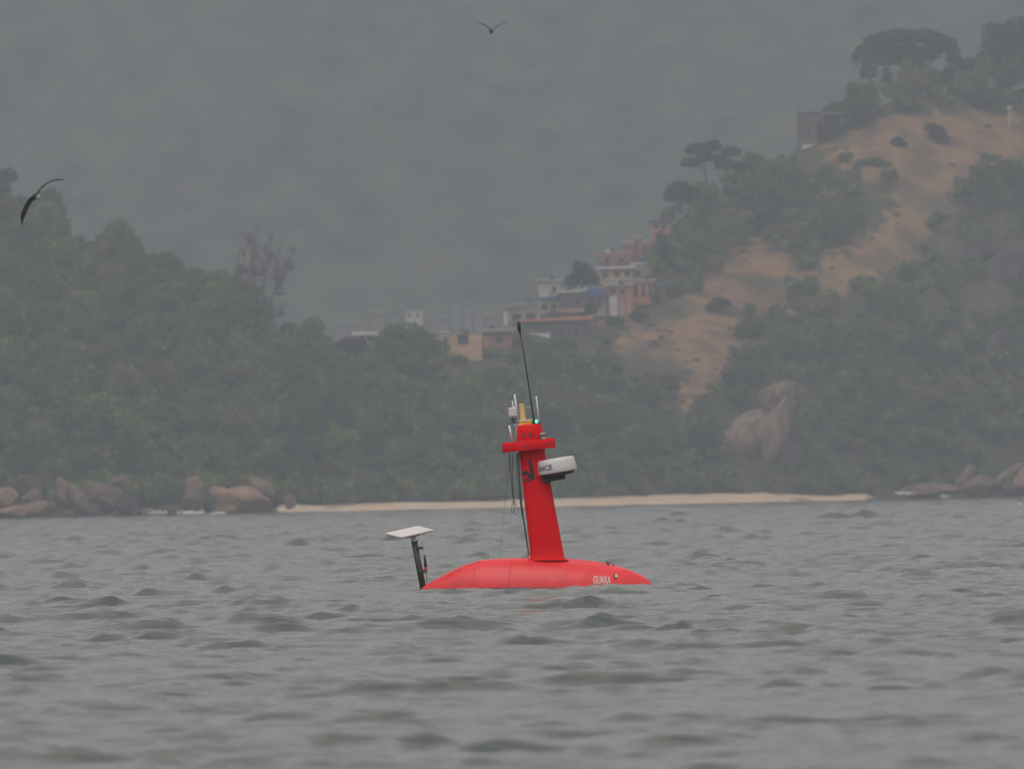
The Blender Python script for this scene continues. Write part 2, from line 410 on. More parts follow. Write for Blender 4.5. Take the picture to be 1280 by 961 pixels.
def water_mat():
    m = bpy.data.materials.new('sea_water'); m.use_nodes = True; nt = m.node_tree; N = nt.nodes; L = nt.links
    b = N['Principled BSDF']; b.inputs['Base Color'].default_value = (.076, .090, .081, 1)
    b.inputs['Roughness'].default_value = .07; b.inputs['IOR'].default_value = 1.333
    tc = N.new('ShaderNodeTexCoord')
    def bump(scale, dist, det, prev=None, stretch=(.45, 1, 1)):
        mp = N.new('ShaderNodeMapping'); mp.inputs['Scale'].default_value = stretch; L.new(tc.outputs['Object'], mp.inputs[0])
        n = N.new('ShaderNodeTexNoise'); n.inputs['Scale'].default_value = scale; n.inputs['Detail'].default_value = det; L.new(mp.outputs[0], n.inputs['Vector'])
        bp = N.new('ShaderNodeBump'); bp.inputs['Distance'].default_value = dist; L.new(n.outputs[0], bp.inputs['Height'])
        if prev: L.new(prev, bp.inputs['Normal'])
        return bp.outputs[0]
    x = bump(3, .065, 4); x = bump(9, .018, 4, x); x = bump(30, .004, 3, x); L.new(x, b.inputs['Normal'])
    return m
M['water'] = water_mat()
wo = water(); tag(wo, kind='structure')

# ---------------------------------------------------------------- the red vessel
BD = 120.0
def Q(px, py, dy=0.0): return P(px, py, BD + dy)
ROOT = Q(675, 733); ROOT = Vector((ROOT.x, BD, 0))
boat = empty('survey_vessel', ROOT, 'red half sunken survey vessel with tall raked mast, radar dome and antennas', 'vessel')
MPP = BD / F
hull_u = [524, 530, 545, 560, 580, 600, 620, 640, 660, 700, 730, 760, 785, 800, 808, 813, 817, 819]
hull_t = [738, 731.8, 723.6, 715.2, 706.0, 699.8, 698, 697.2, 696.8, 698.6, 702.0, 706.0, 711.0, 717.5, 722.5, 727, 732, 736]
hull_w = [.03, .06, .13, .19, .255, .305, .34, .36, .37, .37, .35, .31, .25, .18, .13, .09, .05, .02]
HZC = -.14                                   # height of the hull's widest line
HN = 2.0
def hull_at(px): return np.interp(px, hull_u, hull_t), np.interp(px, hull_u, hull_w)
def hull_front(px, py):
    """the near side of the hull behind a pixel"""
    t, w = hull_at(px); p = Q(px, py); zt = Q(px, float(t)).z; zc = min(HZC, zt - .05)
    s = min(1, max(0, (p.z - zc) / (zt - zc)))
    return Q(px, py, -w * (1 - s ** HN) ** (1 / HN))
mb = MB(); rings = []
for px in np.concatenate([np.linspace(524, 540, 6), np.linspace(545, 795, 44), np.linspace(799, 819, 12)]):
    t, w = hull_at(px); zt = Q(px, float(t)).z; zc = min(HZC, zt - .05); zbtm = zc - .9 * (zt - zc) - .05
    ring = []
    for k in range(36):
        a = 2 * math.pi * k / 36; c, s_ = math.cos(a), math.sin(a)
        yy = w * math.copysign(abs(c) ** (2 / HN), c); hh = abs(s_) ** (2 / HN)
        zz = zc + (zt - zc) * hh if s_ >= 0 else zc - (zc - zbtm) * hh
        ring.append(Vector((Q(px, 715).x, BD + yy, zz)))
    rings.append(ring)
mb.rings(rings)
def hull_mat():
    m = M['red'].copy(); m.name = 'hull_paint'; nt = m.node_tree; N = nt.nodes; L = nt.links
    b = N['Principled BSDF']; old = b.inputs['Base Color'].links[0].from_socket
    tc = N.new('ShaderNodeTexCoord'); sp = N.new('ShaderNodeSeparateXYZ'); L.new(tc.outputs['Object'], sp.inputs[0])
    mr = N.new('ShaderNodeMapRange'); mr.inputs[1].default_value = .012; mr.inputs[2].default_value = .002; L.new(sp.outputs[2], mr.inputs[0])
    x = N.new('ShaderNodeMixRGB'); x.inputs[2].default_value = (.045, .05, .09, 1); L.new(mr.outputs[0], x.inputs[0]); L.new(old, x.inputs[1])
    L.new(x.outputs[0], b.inputs['Base Color']); return m
M['hull'] = hull_mat()
hull = mb.build('hull', M['hull'], boat, True, ROOT)
# spine running forward from the foot of the mast
mb = MB(); rings = []
sp_u = [690, 700, 715, 730, 745, 762, 780, 795]; sp_t = [699, 697.6, 698.2, 699.6, 701.6, 704.4, 709.4, 716]; sp_w = [.10, .13, .13, .125, .12, .11, .09, .04]
for px, t, w in zip(sp_u, sp_t, sp_w):
    zt = Q(px, t).z; x = Q(px, t).x
    rings.append([Vector((x, BD + .08 + w * math.cos(a), zt - .16 + .16 * max(0, math.sin(a)) ** .7)) for a in [math.pi * k / 14 for k in range(15)]])
mb.rings(rings, closed=False, cap=False)
mb.build('deck_spine', M['red'], boat, True, ROOT)
def on_ring(px, wd, zlo, name, matn, r=.004):
    pts = []
    for py in np.linspace(np.interp(px, hull_u, hull_t) + .3, zlo, 14):
        p = hull_front(px + wd * (py - 700), py); pts.append(p + Vector((0, -.002, 0)))
    MB().tube(pts, r, 6).build(name, M[matn], boat, True, ROOT)
M['seam'] = mat('seam_sealant', (.50, .025, .03), .6)
on_ring(640, -.16, 733, 'hull_seam', 'seam', .0018)
on_ring(594, -.10, 733, 'hull_seam', 'seam', .0018)
on_ring(810, .05, 733, 'hull_seam', 'seam', .004)
# hatch crease along the port quarter
pts = [hull_front(px, py) + Vector((0, -.001, 0)) for px, py in [(560, 720), (568, 714.5), (576, 710.5), (586, 706), (600, 702)]]
MB().tube(pts, .005, 6).build('hatch_edge', M['seam'], boat, True, ROOT)

# mast: a raked foil
mast_sec = [(700.5, 660.5, 712, .17), (698.5, 662.5, 707.5, .145), (695, 663, 705.3, .125), (680, 661.3, 702.6, .118), (640, 656.8, 695, .110), (600, 652.3, 687.6, .104), (564, 648.4, 681.2, .10), (556, 647.6, 680, .10)]
def mast_front(px, py, off=.006):
    ys_ = [s[0] for s in mast_sec][::-1]
    l = np.interp(py, ys_, [s[1] for s in mast_sec][::-1]); r = np.interp(py, ys_, [s[2] for s in mast_sec][::-1]); t = np.interp(py, ys_, [s[3] for s in mast_sec][::-1])
    s = min(.999, abs((px - (l + r) / 2) / ((r - l) / 2)))
    return Q(px, py, -t * (1 - s ** 2.6) ** (1 / 2.6) - off)
mb = MB(); rings = []
for py, l, r, t in mast_sec:
    ring = []
    for k in range(32):
        a = 2 * math.pi * k / 32; c, s_ = math.cos(a), math.sin(a)
        ring.append(Q((l + r) / 2 + (r - l) / 2 * math.copysign(abs(c) ** (2 / 2.6), c), py, t * math.copysign(abs(s_) ** (2 / 2.6), s_)))
    rings.append(ring)
mb.rings(rings); mast = mb.build('mast', M['red_mast'], boat, True, ROOT)
# pale grey strip down the leading edge
MB().rings([[mast_front(l, py, .001) + Vector((dx, 0, 0)) for dx, l in ((0, 648.9 + (py - 566) * .1085), (.022, 648.9 + (py - 566) * .1085), (.022, 648.9 + (py - 566) * .1085 + .4), (0, 648.9 + (py - 566) * .1085 + .4))] for py in (572, 610, 650, 690)]).build('edge_strip', M['grey'], mast, False, ROOT)
# black emblem painted on the mast
def stroke(pts, w0, w1=None, name='emblem'):
    w1 = w1 or w0; V = []; n = 14
    seg = []
    for i in range(len(pts) - 1):
        a, b_ = Vector(pts[i]), Vector(pts[i + 1])
        for k in range(n + (i == len(pts) - 2)): seg.append(a.lerp(b_, k / n))
    L_ = len(seg); F_ = []
    for i, p in enumerate(seg):
        t = (seg[min(i + 1, L_ - 1)] - seg[max(i - 1, 0)]).normalized(); nn = Vector((-t.y, t.x)); w = w0 + (w1 - w0) * i / (L_ - 1)
        for s_ in (-1, 1):
            q = p + nn * w * s_ / 2; V.append(mast_front(q.x, q.y))
    F_ = [(2 * i, 2 * i + 1, 2 * i + 3, 2 * i + 2) for i in range(L_ - 1)]
    return V, F_
mb = MB()
mb.add(*stroke([(662.0, 574), (664.2, 586), (666.4, 599)], 3.4, 5.4))
mb.add(*stroke([(653.3, 594), (657.2, 589.5), (660, 592.5), (665.8, 598.6)], 3.6, 4.2))
mb.build('emblem', M['black'], mast, False, ROOT)
mb = MB(); mb.add(*stroke([(655.5, 602), (658.8, 598.2), (661.2, 599.6), (663.6, 602.6)], 2.6, 2.2)); mb.build('emblem', M['black'], mast, False, ROOT)

# platform near the mast head
TILT = Matrix.Rotation(math.radians(4.2), 3, 'Y').inverted()
def rot(deg): return Matrix.Rotation(math.radians(-deg), 3, 'Y')
pc = Q(660.8, 556.6)
mb = MB(); hx, hy, hz = .366, .26, .066
pl = []
for cx, cy_, a0 in ((hx - .07, hy - .07, 0), (-hx + .07, hy - .07, 90), (-hx + .07, -hy + .07, 180), (hx - .07, -hy + .07, 270)):
    for k in range(5):
        a = math.radians(a0 + k * 22.5); pl.append((cx + .07 * math.cos(a), cy_ + .07 * math.sin(a)))
rings = [[pc + rot(4.4) @ Vector((x * kx, y * kx, z)) for x, y in pl] for z, kx in ((-hz, .985), (-hz + .008, 1), (hz - .008, 1), (hz, .985))]
mb.rings(rings); plat = autosmooth(mb.build('platform', M['red_mast'], boat, False, ROOT))
for px, py in ((658, 557.5), (664.5, 556.8), (681, 554.8), (688.6, 553.6), (636, 559.6)):
    p = Q(px, py, -.258)
    MB().tube([p, p + Vector((0, -.012, 0))], .011 if px < 688 else .018, 10).build('bolt', M['dark'], plat, False, ROOT)
# head block with its pockets
hb = MB().box(Q(662.3, 541.5), .345, .27, .245, rot(3.5), .03).build('mast_head', M['red_mast'], boat, False, ROOT); autosmooth(hb)
for px in (654.2, 663.4):
    v = [Q(px - 1.8, 546.4, -.140), Q(px + 2.2, 546.0, -.140), Q(px + 1.1, 541, -.140), Q(px - .6, 540.4, -.140)]
    v += [q + Vector((0, -.012, 0)) for q in v]
    MB().add(v, [(0, 1, 2, 3), (7, 6, 5, 4), (0, 4, 5, 1), (1, 5, 6, 2), (2, 6, 7, 3), (3, 7, 4, 0)]).build('pocket', M['dark'], hb, False, ROOT)
# amber ring and tan cylinder on the head
ax = (Q(664, 520) - Q(665.5, 536)).normalized()
def cyl(name, p, r0, h, mt, parent=boat, r1=None, n=18, axis=None):
    a = axis or ax; return autosmooth(MB().tube([p, p + a * h], [r0, r1 if r1 is not None else r0], n).build(name, M[mt], parent, False, ROOT))
ab = cyl('amber_base', Q(657.6, 531.5), .10, .07, 'yellow')
cyl('lid', Q(657.2, 526.4), .108, .022, 'cream', ab)
cyl('flange', Q(650.5, 532.6, -.06), .036, .03, 'cream')
cyl('tan_cylinder', Q(653.8, 525.5, .02), .042, .24, 'tan', axis=(Q(652.0, 503) - Q(653.8, 525)).normalized(), r1=.036)
cyl('cylinder_cap', Q(652.0, 503.6, .02), .038, .012, 'dark')
# white whips, panel antenna
def whip(p0, p1, r, mt='offwhite', cap=True, name='whip_antenna', dy=0.0, n=8):
    a, b_ = Q(*p0, dy), Q(*p1, dy); o = MB().tube([a, b_], [r, r * .85], n).build(name, M[mt], boat, True, ROOT)
    if cap: MB().tube([b_, b_ + (b_ - a).normalized() * .018], r * .9, n).build('tip', M['dark'], o, True, ROOT)
    return o
whip((647.4, 523), (643.0, 492.2), .0145)
whip((645.4, 531), (640.2, 500), .010, dy=.05)
whip((674.2, 529), (670.1, 494.2), .0115)
whip((640.6, 552), (636.4, 531), .0150, dy=-.02)
whip((641.6, 531.5), (647, 530.4), .007, cap=False, name='cross_rod')
whip((655, 509.5), (665, 508.2), .004, cap=False, name='cross_rod', dy=.03)
whip((664.2, 508.2), (666, 520), .004, cap=False, name='cross_rod', dy=.03)
MB().box(Q(641, 514.8, -.03), .115, .035, .125, rot(3), .012).build('panel_antenna', M['white'], boat, False, ROOT)
MB().box(Q(641.5, 525.5, -.0), .05, .05, .075, rot(3), .01).build('antenna_bracket', M['dark'], boat, False, ROOT)
MB().tube([Q(646, 530), Q(646.6, 556)], .012, 8).build('antenna_post', M['grey'], boat, True, ROOT)
# long black whip
wp = [Q(668.4, 531, -.05), Q(665.6, 515, -.05), Q(661.2, 484, -.05), Q(656.2, 450, -.05), Q(650.1, 416, -.05)]
lw = MB().tube(wp, [.013, .0115, .0100, .009, .009], 8).build('long_whip', M['black'], boat, True, ROOT)
MB().tube([Q(650.3, 418, -.05), Q(649.6, 413.6, -.05), Q(649.4, 413, -.05), Q(648.0, 402.4, -.05), Q(647.9, 401.6, -.05)], [.010, .014, .025, .022, .012], 10).build('whip_head', M['black'], lw, True, ROOT)
cyl('whip_base', Q(668.8, 533, -.05), .03, .06, 'black', lw)
# green lamp
gl = MB().box(Q(673.2, 530.2, -.08), .07, .06, .05, rot(3), .01).build('lamp_housing', M['dark'], boat, False, ROOT)
gp = Q(670.6, 526.6, -.09)
cyl('lamp_body', gp + Vector((.02, 0, -.005)), .022, .04, 'grey', gl)
autosmooth(MB().tube([gp + Vector((0, -.01, -.022)), gp + Vector((0, -.01, -.012)), gp + Vector((0, -.01, .012)), gp + Vector((0, -.01, .022))], [.012, .02, .02, .01], 10).build('lamp_lens', M['green_lamp'], gl, False, ROOT))
# small sensor on the platform
sn = cyl('sensor', Q(679, 549.5, -.12), .040, .075, 'grey')
cyl('sensor_band', Q(678.7, 545, -.12), .046, .018, 'dark', sn)
cyl('sensor_top', Q(678.4, 542.6, -.12), .042, .018, 'white', sn)
MB().box(Q(675.5, 548.5, -.14), .035, .04, .05, rot(4), .005).build('sensor_foot', M['dark'], sn, False, ROOT)

# radar dome on its bracket
rc = Q(697.4, 590.5, -.10); RT = rot(8.6)
prof = [(.0, -.0), (.252, 0), (.266, .006), (.270, .020), (.266, .085), (.259, .140), (.251, .180), (.236, .194), (.12, .202), (0, .203)]
def lathe(mb, c, prof, R_, n=40):
    rings = [[c + R_ @ Vector((r * math.cos(2 * math.pi * k / n), r * math.sin(2 * math.pi * k / n), z)) for k in range(n)] for r, z in prof[1:-1]]
    return mb.rings(rings)
dome = autosmooth(lathe(MB(), rc, prof, RT).build('radar_dome', M['white'], boat, False, ROOT), 50)
base = autosmooth(lathe(MB(), rc, [(0, 0), (.12, -.045), (.205, -.036), (.225, -.022), (.228, -.004), (0, 0)], RT).build('dome_base', M['dark'], dome, False, ROOT), 50)
mb = MB().box(Q(692, 597.6, -.06), .33, .20, .075, rot(9), .02); br = mb.build('radar_bracket', M['dark'], boat, False, ROOT)
mb = MB().box(Q(683.5, 600, -.02), .13, .12, .07, rot(12), .02); mb.build('bracket_arm', M['dark'], br, False, ROOT)
def text_mesh(s, size):
    cu = bpy.data.curves.new('t', 'FONT'); cu.body = s; cu.size = size; cu.resolution_u = 3; cu.offset = size * .018
    o = bpy.data.objects.new('t', cu); SC.collection.objects.link(o)
    dg = bpy.context.evaluated_depsgraph_get(); me = bpy.data.meshes.new_from_object(o.evaluated_get(dg))
    bm = bmesh.new(); bm.from_mesh(me)
    bmesh.ops.triangulate(bm, faces=bm.faces[:]); bmesh.ops.subdivide_edges(bm, edges=[e for e in bm.edges if e.calc_length() > size * .12], cuts=2)
    bmesh.ops.triangulate(bm, faces=bm.faces[:])
    v = [q.co.copy() for q in bm.verts]; f = [tuple(w.index for w in q.verts) for q in bm.faces]; bm.free()
    bpy.data.objects.remove(o); w = max(q.x for q in v) - min(q.x for q in v); x0 = min(q.x for q in v)
    return [(q.x - x0, q.y) for q in v], f, w
v, f_, tw = text_mesh('ANCE', .098)
V = []
for x, y in v:
    # the print runs round the side of the dome; its last letter ends left of the middle
    ang = math.radians(-90) - (.085 / .26) * 1.0 - (tw - x) * 1.02 / .262 + .08
    r = float(np.interp(y + .055, [p_[1] for p_ in prof[1:-1]], [p_[0] for p_ in prof[1:-1]])) + .003
    V.append(rc + RT @ Vector((r * math.cos(ang), r * math.sin(ang), y * 1.0 + .055)))
mesh_obj('lettering', V, f_, M['navy'], dome, False, ROOT)
# oval print on the far shoulder of the dome
ov = []
for r_ in (.020, .014):
    for k in range(20):
        a = 2 * math.pi * k / 20; ang = math.radians(-28) + math.cos(a) * r_ * 1.4 / .26; z = .125 + math.sin(a) * r_ * 1.7
        ov.append(rc + RT @ Vector(((.2575) * math.cos(ang), (.2575) * math.sin(ang), z)))
mesh_obj('oval_mark', ov, [(k, (k + 1) % 20, 20 + (k + 1) % 20, 20 + k) for k in range(20)], M['grey'], dome, False, ROOT)

# stays and hanging lines
def line(pts, r, name='cable', mt='rope', dy=0.0):
    # smooth the run with Catmull-Rom
    pp = [Q(p[0], p[1], dy) for p in pts]; o = []
    for i in range(len(pp) - 1):
        p0 = pp[max(i - 1, 0)]; p1 = pp[i]; p2 = pp[i + 1]; p3 = pp[min(i + 2, len(pp) - 1)]
        for k in range(6):
            t = k / 6; o.append(.5 * ((2 * p1) + (p2 - p0) * t + (2 * p0 - 5 * p1 + 4 * p2 - p3) * t * t + (3 * p1 - p0 - 3 * p2 + p3) * t ** 3))
    o.append(pp[-1]); return MB().tube(o, r, 6).build(name, M[mt], boat, True, ROOT)
line([(647.5, 566), (649.4, 600), (652.6, 636), (656.6, 664), (661.0, 693)], .0105, 'stay', dy=-.1)
line([(645.6, 566), (646.6, 592), (649.6, 622), (652.6, 645)], .005, dy=-.06, name='lashing')
line([(637, 566), (638.2, 590), (640.4, 612), (642.0, 627)], .006, dy=-.08)
line([(641.6, 566), (640.6, 585), (641.2, 606), (642.4, 626)], .005, dy=-.08)
lp = line([(642.3, 624), (640.4, 630), (639.2, 638), (640.8, 642), (642.6, 634), (642.2, 627)], .004, 'loop', dy=-.08)
line([(642.3, 624), (644.6, 631), (647.8, 639), (646, 643.4), (643.0, 638), (642.6, 627)], .004, 'loop', dy=-.08)
line([(633.4, 608), (630.4, 640), (627.4, 668), (625.6, 690)], .0022, 'halyard', dy=-.05)
line([(637, 566), (634.6, 590), (633.2, 610)], .0022, 'halyard', dy=-.05)
eye = Q(662, 697, -.1)
mb = MB(); n = 14
pts = [eye + Vector((.022 * math.cos(a), 0, .026 * math.sin(a))) for a in [2 * math.pi * k / n for k in range(n + 1)]]
mb.tube(pts, .006, 6).build('eye_bolt', M['red_mast'], boat, True, ROOT)
# bow fittings
cl = MB().tube([Q(757.6, 700.8), Q(761.0, 705.6)], .011, 8).build('cleat', M['dark'], boat, True, ROOT)
MB().tube([Q(759.0, 705.0), Q(763.0, 701.6), Q(768, 706.6)], .006, 6).build('cleat_line', M['rope'], cl, True, ROOT)
# round port with its gasket on the side
c0 = hull_front(769.6, 720.0)
nrm = (hull_front(769.6, 719) - hull_front(769.6, 721)).cross(hull_front(771, 720) - hull_front(768, 720)).normalized()
if nrm.y > 0: nrm = -nrm
def disc(name, px, py, rx, ry, off, mt, parent):
    c = hull_front(px, py); u = Vector((1, 0, 0)); w = u.cross(nrm).normalized(); u = nrm.cross(w).normalized()
    a = [[c + u * rx * s_ * math.cos(t) + w * ry * s_ * math.sin(t) + nrm * o_ for t in [2 * math.pi * k / 24 for k in range(24)]] for s_, o_ in ((1, -.02), (1, off), (.9, off + .003))]
    return autosmooth(MB().rings(a).build(name, M[mt], parent, False, ROOT))
pt = disc('port_gasket', 769.2, 719.9, .034, .046, .004, 'dark', boat); disc('port_cap', 770.2, 719.8, .021, .034, .010, 'tan', pt)
# the name on the side, one mesh of letters
v, f_, tw = text_mesh('GUARA', .15)
V = []
for x, y in v:
    px = 741.2 + x / tw * 22; py = 729.8 + (x / tw) * .6 - y / .105 * 9.6 - (x / tw) * .6
    px += y / .105 * .5
    V.append(hull_front(px, py) + nrm * .008)
mesh_obj('lettering', V, f_, M['letter'], hull, False, ROOT)

# the stern pole with its flat terminal
pole = MB().tube([Q(529.6, 738, .05), Q(517.6, 676, .05)], .043, 14).build('stern_pole', M['dark'], boat, True, ROOT)
MB().box(Q(524.6, 684.6, .02), .10, .05, .042, rot(-3), .008).build('pole_bracket', M['dark'], pole, False, ROOT)
MB().box(Q(528.4, 713.8, .02), .115, .06, .048, rot(-3), .008).build('pole_bracket', M['dark'], pole, False, ROOT)
st = MB().tube([Q(532.2, 709.6, .02), Q(531.2, 698, .02), Q(530.2, 692.4, .02)], [.021, .016, .007], 10).build('stub_antenna', M['black'], boat, True, ROOT)
MB().tube([Q(532.5, 712.4, .02), Q(532.2, 708.6, .02)], .0235, 12).build('red_collar', M['red'], st, True, ROOT)
MB().tube([Q(533, 716, .02), Q(534, 731, .02)], .004, 6).build('feed_wire', M['rope'], st, True, ROOT)
c = [Q(480.9, 666.3, -.05), Q(522.2, 657.2, .25), Q(543.4, 662.3, .10), Q(502.1, 671.5, -.20)]
nn = (c[1] - c[0]).cross(c[3] - c[0]).normalized(); nn = nn if nn.z > 0 else -nn
ctr = sum(c, Vector()) / 4
def inset(k): return [ctr + (q - ctr) * k for q in c]
def rounded(pts, r=.12, n=4):
    o = []
    for i in range(4):
        a, b_, d_ = pts[i - 1], pts[i], pts[(i + 1) % 4]
        s_ = b_ + (a - b_) * r; e_ = b_ + (d_ - b_) * r
        for k in range(n + 1):
            t = k / n; o.append(s_.lerp(b_, t).lerp(b_.lerp(e_, t), t))
    return o
term = autosmooth(MB().rings([[q - nn * .022 for q in rounded(inset(.955), .05)], [q - nn * .010 for q in rounded(inset(1), .05)], [q for q in rounded(inset(1), .05)], [q + nn * .004 for q in rounded(inset(.985), .05)]]).build('flat_terminal', M['white'], boat, False, ROOT))
MB().rings([[q - nn * .056 for q in rounded(inset(.56), .1)], [q - nn * .024 for q in rounded(inset(.80), .1)]]).build('terminal_back', M['grey'], term, False, ROOT)
MB().tube([Q(516.4, 670.6, .04), Q(518.2, 679, .05)], .040, 14).build('pole_clamp', M['offwhite'], pole, True, ROOT)
MB().tube([Q(525.8, 662.5, -.1), Q(526.6, 674, -.1), Q(529.4, 690, -.04)], .003, 6).build('feed_wire', M['offwhite'], term, True, ROOT)
MB().tube([Q(523, 673.5, -.05), Q(521.4, 679, -.02), Q(522.4, 683.6, -.0)], .004, 6).build('feed_wire', M['rope'], term, True, ROOT)

# ---------------------------------------------------------------- birds
def bird(name, d, right, left, body, tail, label, grp):
    """wings are runs of (px, py, chord, dy); one continuous body by voxel remesh"""
    org = P(*body[:2], d)
    mb = MB()
    for w in (right, left):
        rr = []
        n = len(w)
        for i, (px, py, ch, dy) in enumerate(w):
            p = P(px, py, d + dy); q0 = P(w[max(i - 1, 0)][0], w[max(i - 1, 0)][1], d); q1 = P(w[min(i + 1, n - 1)][0], w[min(i + 1, n - 1)][1], d)
            t = (q1 - q0).normalized(); up = Vector((-t.z, 0, t.x)); cd = (Vector((0, 1, 0)) + up * body[4] * (1 if w is right else body[5])).normalized()
            th = max(.018, ch * .20); ch = ch * 1.15
            nrm_ = t.cross(cd).normalized()
            rr.append([p + cd * ch * a + nrm_ * th * b_ for a, b_ in ((-.5, 0), (-.2, .5), (.2, .4), (.5, 0), (.2, -.3), (-.2, -.4))])
        mb.rings(rr)
    R_ = body[2]; Lb = body[3]; prof_ = [(-.5, .05), (-.46, .10), (-.42, .30), (-.36, .36), (-.3, .34), (-.2, .8), (0, 1), (.2, .8), (.4, .35), (.5, .12)]
    mb.rings([[org + Vector((math.cos(a) * R_ * r, y * Lb, math.sin(a) * R_ * r - .02)) for a in [2 * math.pi * k / 12 for k in range(12)]] for y, r in prof_])
    mb.rings([[org + Vector((math.cos(a) * .012, y, math.sin(a) * .012 - z)) for a in [2 * math.pi * k / 8 for k in range(8)]] for y, z in ((-.5 * Lb - .10, .03), (-.5 * Lb + .02, .015))])
    for s_ in (-1, 1):
        t0 = org + Vector((s_ * .015, Lb * .42, 0)); t1 = P(tail[0] + s_ * tail[2], tail[1], d + Lb * .5 + .32)
        mb.rings([[p + Vector((x * w_, 0, z * .5 * w_)) for x, z in ((-1, -.5), (1, -.5), (1, .5), (-1, .5))] for p, w_ in ((t0, .035), ((t0 + t1) / 2, .032), (t1, .012))])
    o = mesh_obj('tmp', mb.v, mb.f, M['feather'], None, True, org)
    md_ = o.modifiers.new('r', 'REMESH'); md_.mode = 'VOXEL'; md_.voxel_size = .0095; md_.use_smooth_shade = True
    dg = bpy.context.evaluated_depsgraph_get(); me = bpy.data.meshes.new_from_object(o.evaluated_get(dg))
    bpy.data.objects.remove(o)
    me.materials.clear(); me.materials.append(M['feather']); me.materials.append(M['breast'])
    bx = body[6]
    if bx:
        for p in me.polygons:
            c_ = p.center
            if abs(c_.y + .08) < .20 and (c_.x * bx[0] + c_.z * bx[1]) > bx[2] and c_.length < .24: p.material_index = 1
    ob = bpy.data.objects.new(name, me); ob.location = org; link(ob); tag(ob, label, 'bird', grp); return ob
bird('frigatebird', 200,
     [(46, 243.5, .22, 0), (49, 238.5, .25, 0), (53, 233.5, .22, .02), (59, 229, .18, .05), (66, 225.8, .17, .05), (73, 224.6, .15, .1), (79, 224.8, .07, .18), (82, 225.2, .02, .24)],
     [(43, 246, .22, 0), (39.5, 249, .24, 0), (35.5, 254, .25, .02), (32, 261, .26, .05), (29.2, 268, .25, .08), (27.6, 275, .16, .14), (27.4, 280, .07, .2), (27.2, 283, .02, .24)],
     (45, 245, .085, .62, .22, 1.7, (.72, -.45, .028)), (46.5, 247, 1.0),
     'large dark seabird banking with long bent wings and a pale breast patch', 'seabirds gliding over the bay')
bird('frigatebird', 400,
     [(614.8, 38.4, .20, 0), (617, 36.4, .24, 0), (620, 34, .24, .02), (624, 31.8, .20, .05), (628, 30.0, .16, .1), (632, 27.8, .10, .16), (635, 26.6, .02, .2)],
     [(613.4, 38.2, .20, 0), (611, 35.4, .24, 0), (607.6, 32.6, .22, .02), (603.6, 30.6, .18, .05), (600, 29.4, .12, .1), (595, 28.4, .02, .16)],
     (614, 39.2, .095, .66, .10, 1, None), (617, 40.4, 1.0),
     'small dark seabird gliding high with wings raised in a shallow V', 'seabirds gliding over the bay')

# ---------------------------------------------------------------- foam
def foam(name, spots, label):
    V = []; Fc = []
    for (px, py, d, wx, wz, n, sz, *dyy) in spots:
        for _ in range(n):
            c_ = P(px + rng.normal() * wx, py + rng.normal() * wz, d + rng.normal() * (dyy[0] if dyy else .15)); r = sz * (.4 + rng.random())
            k = len(V); nrm_ = Vector(rng.normal(size=3)).normalized(); u = nrm_.orthogonal().normalized(); w = nrm_.cross(u)
            pts = [c_ + nrm_ * r * .6, c_ - nrm_ * r * .6] + [c_ + (u * math.cos(a) + w * math.sin(a)) * r for a in [0, 1.257, 2.513, 3.77, 5.027]]
            V += [tuple(p) for p in pts]
            for j in range(5):
                a, b_ = k + 2 + j, k + 2 + (j + 1) % 5; Fc += [(k, a, b_), (k + 1, b_, a)]
    o = mesh_obj(name, V, Fc, M['foam'], None, True); tag(o, label, 'foam', kind='stuff'); return o
foam('spray', [(246, 716, 162, 3.2, 1.9, 70, .016), (251, 719, 160, 5, 1.0, 26, .012), (258, 722, 158, 3, .6, 16, .012)], 'small white spray breaking off a steep wave crest')

# ---------------------------------------------------------------- trees
def blobs(lobes, n, size, seed, flat=.6):
    """many small leaf clump faces spread through the lobes of a crown"""
    r = np.random.default_rng(seed); vol = np.array([l[3] * l[4] * l[5] for l in lobes]) ** .75; vol /= vol.sum()
    cnt = np.maximum(3, (vol * n).astype(int)); V = []; Fc = []
    for l, k in zip(lobes, cnt):
        d = r.normal(size=(k, 3)); d /= np.linalg.norm(d, axis=1)[:, None]
        rad = r.uniform(.62, 1.06, (k, 1)); p = d * rad; p[:, 2] = np.where(p[:, 2] < -.35, p[:, 2] * .5, p[:, 2])
        p = p * np.array(l[3:6]) + np.array(l[:3])
        nr = d * .8 + r.normal(size=(k, 3)) * .55; nr[:, 2] += .25; nr /= np.linalg.norm(nr, axis=1)[:, None]
        h = r.normal(size=(k, 3)); u = np.cross(nr, h); u /= np.linalg.norm(u, axis=1)[:, None]; w = np.cross(nr, u)
        s_ = size * r.uniform(.55, 1.35, (k, 1)); fl = r.uniform(.5, .9, (k, 1)); bow = nr * s_ * .25
        q = np.stack([p + u * s_, p + w * s_ * fl + bow, p - u * s_, p - w * s_ * fl + bow], 1)
        b = len(V); V += q.reshape(-1, 3).tolist(); Fc += [(b + 4 * i, b + 4 * i + 1, b + 4 * i + 2, b + 4 * i + 3) for i in range(k)]
    return V, Fc
def crown_lobes(r, R_, H_, nl, zc):
    L_ = []
    for i in range(nl):
        a = r.uniform(0, 6.283); q = R_ * .62 * math.sqrt(r.random()); s_ = r.uniform(.34, .58)
        zz = zc + (H_ * .5) * (1 - (q / R_) ** 2) * r.uniform(-.5, .8)
        L_.append((q * math.cos(a), q * math.sin(a), zz, R_ * s_, R_ * s_, H_ * s_ * .62))
    return L_
TREES = []
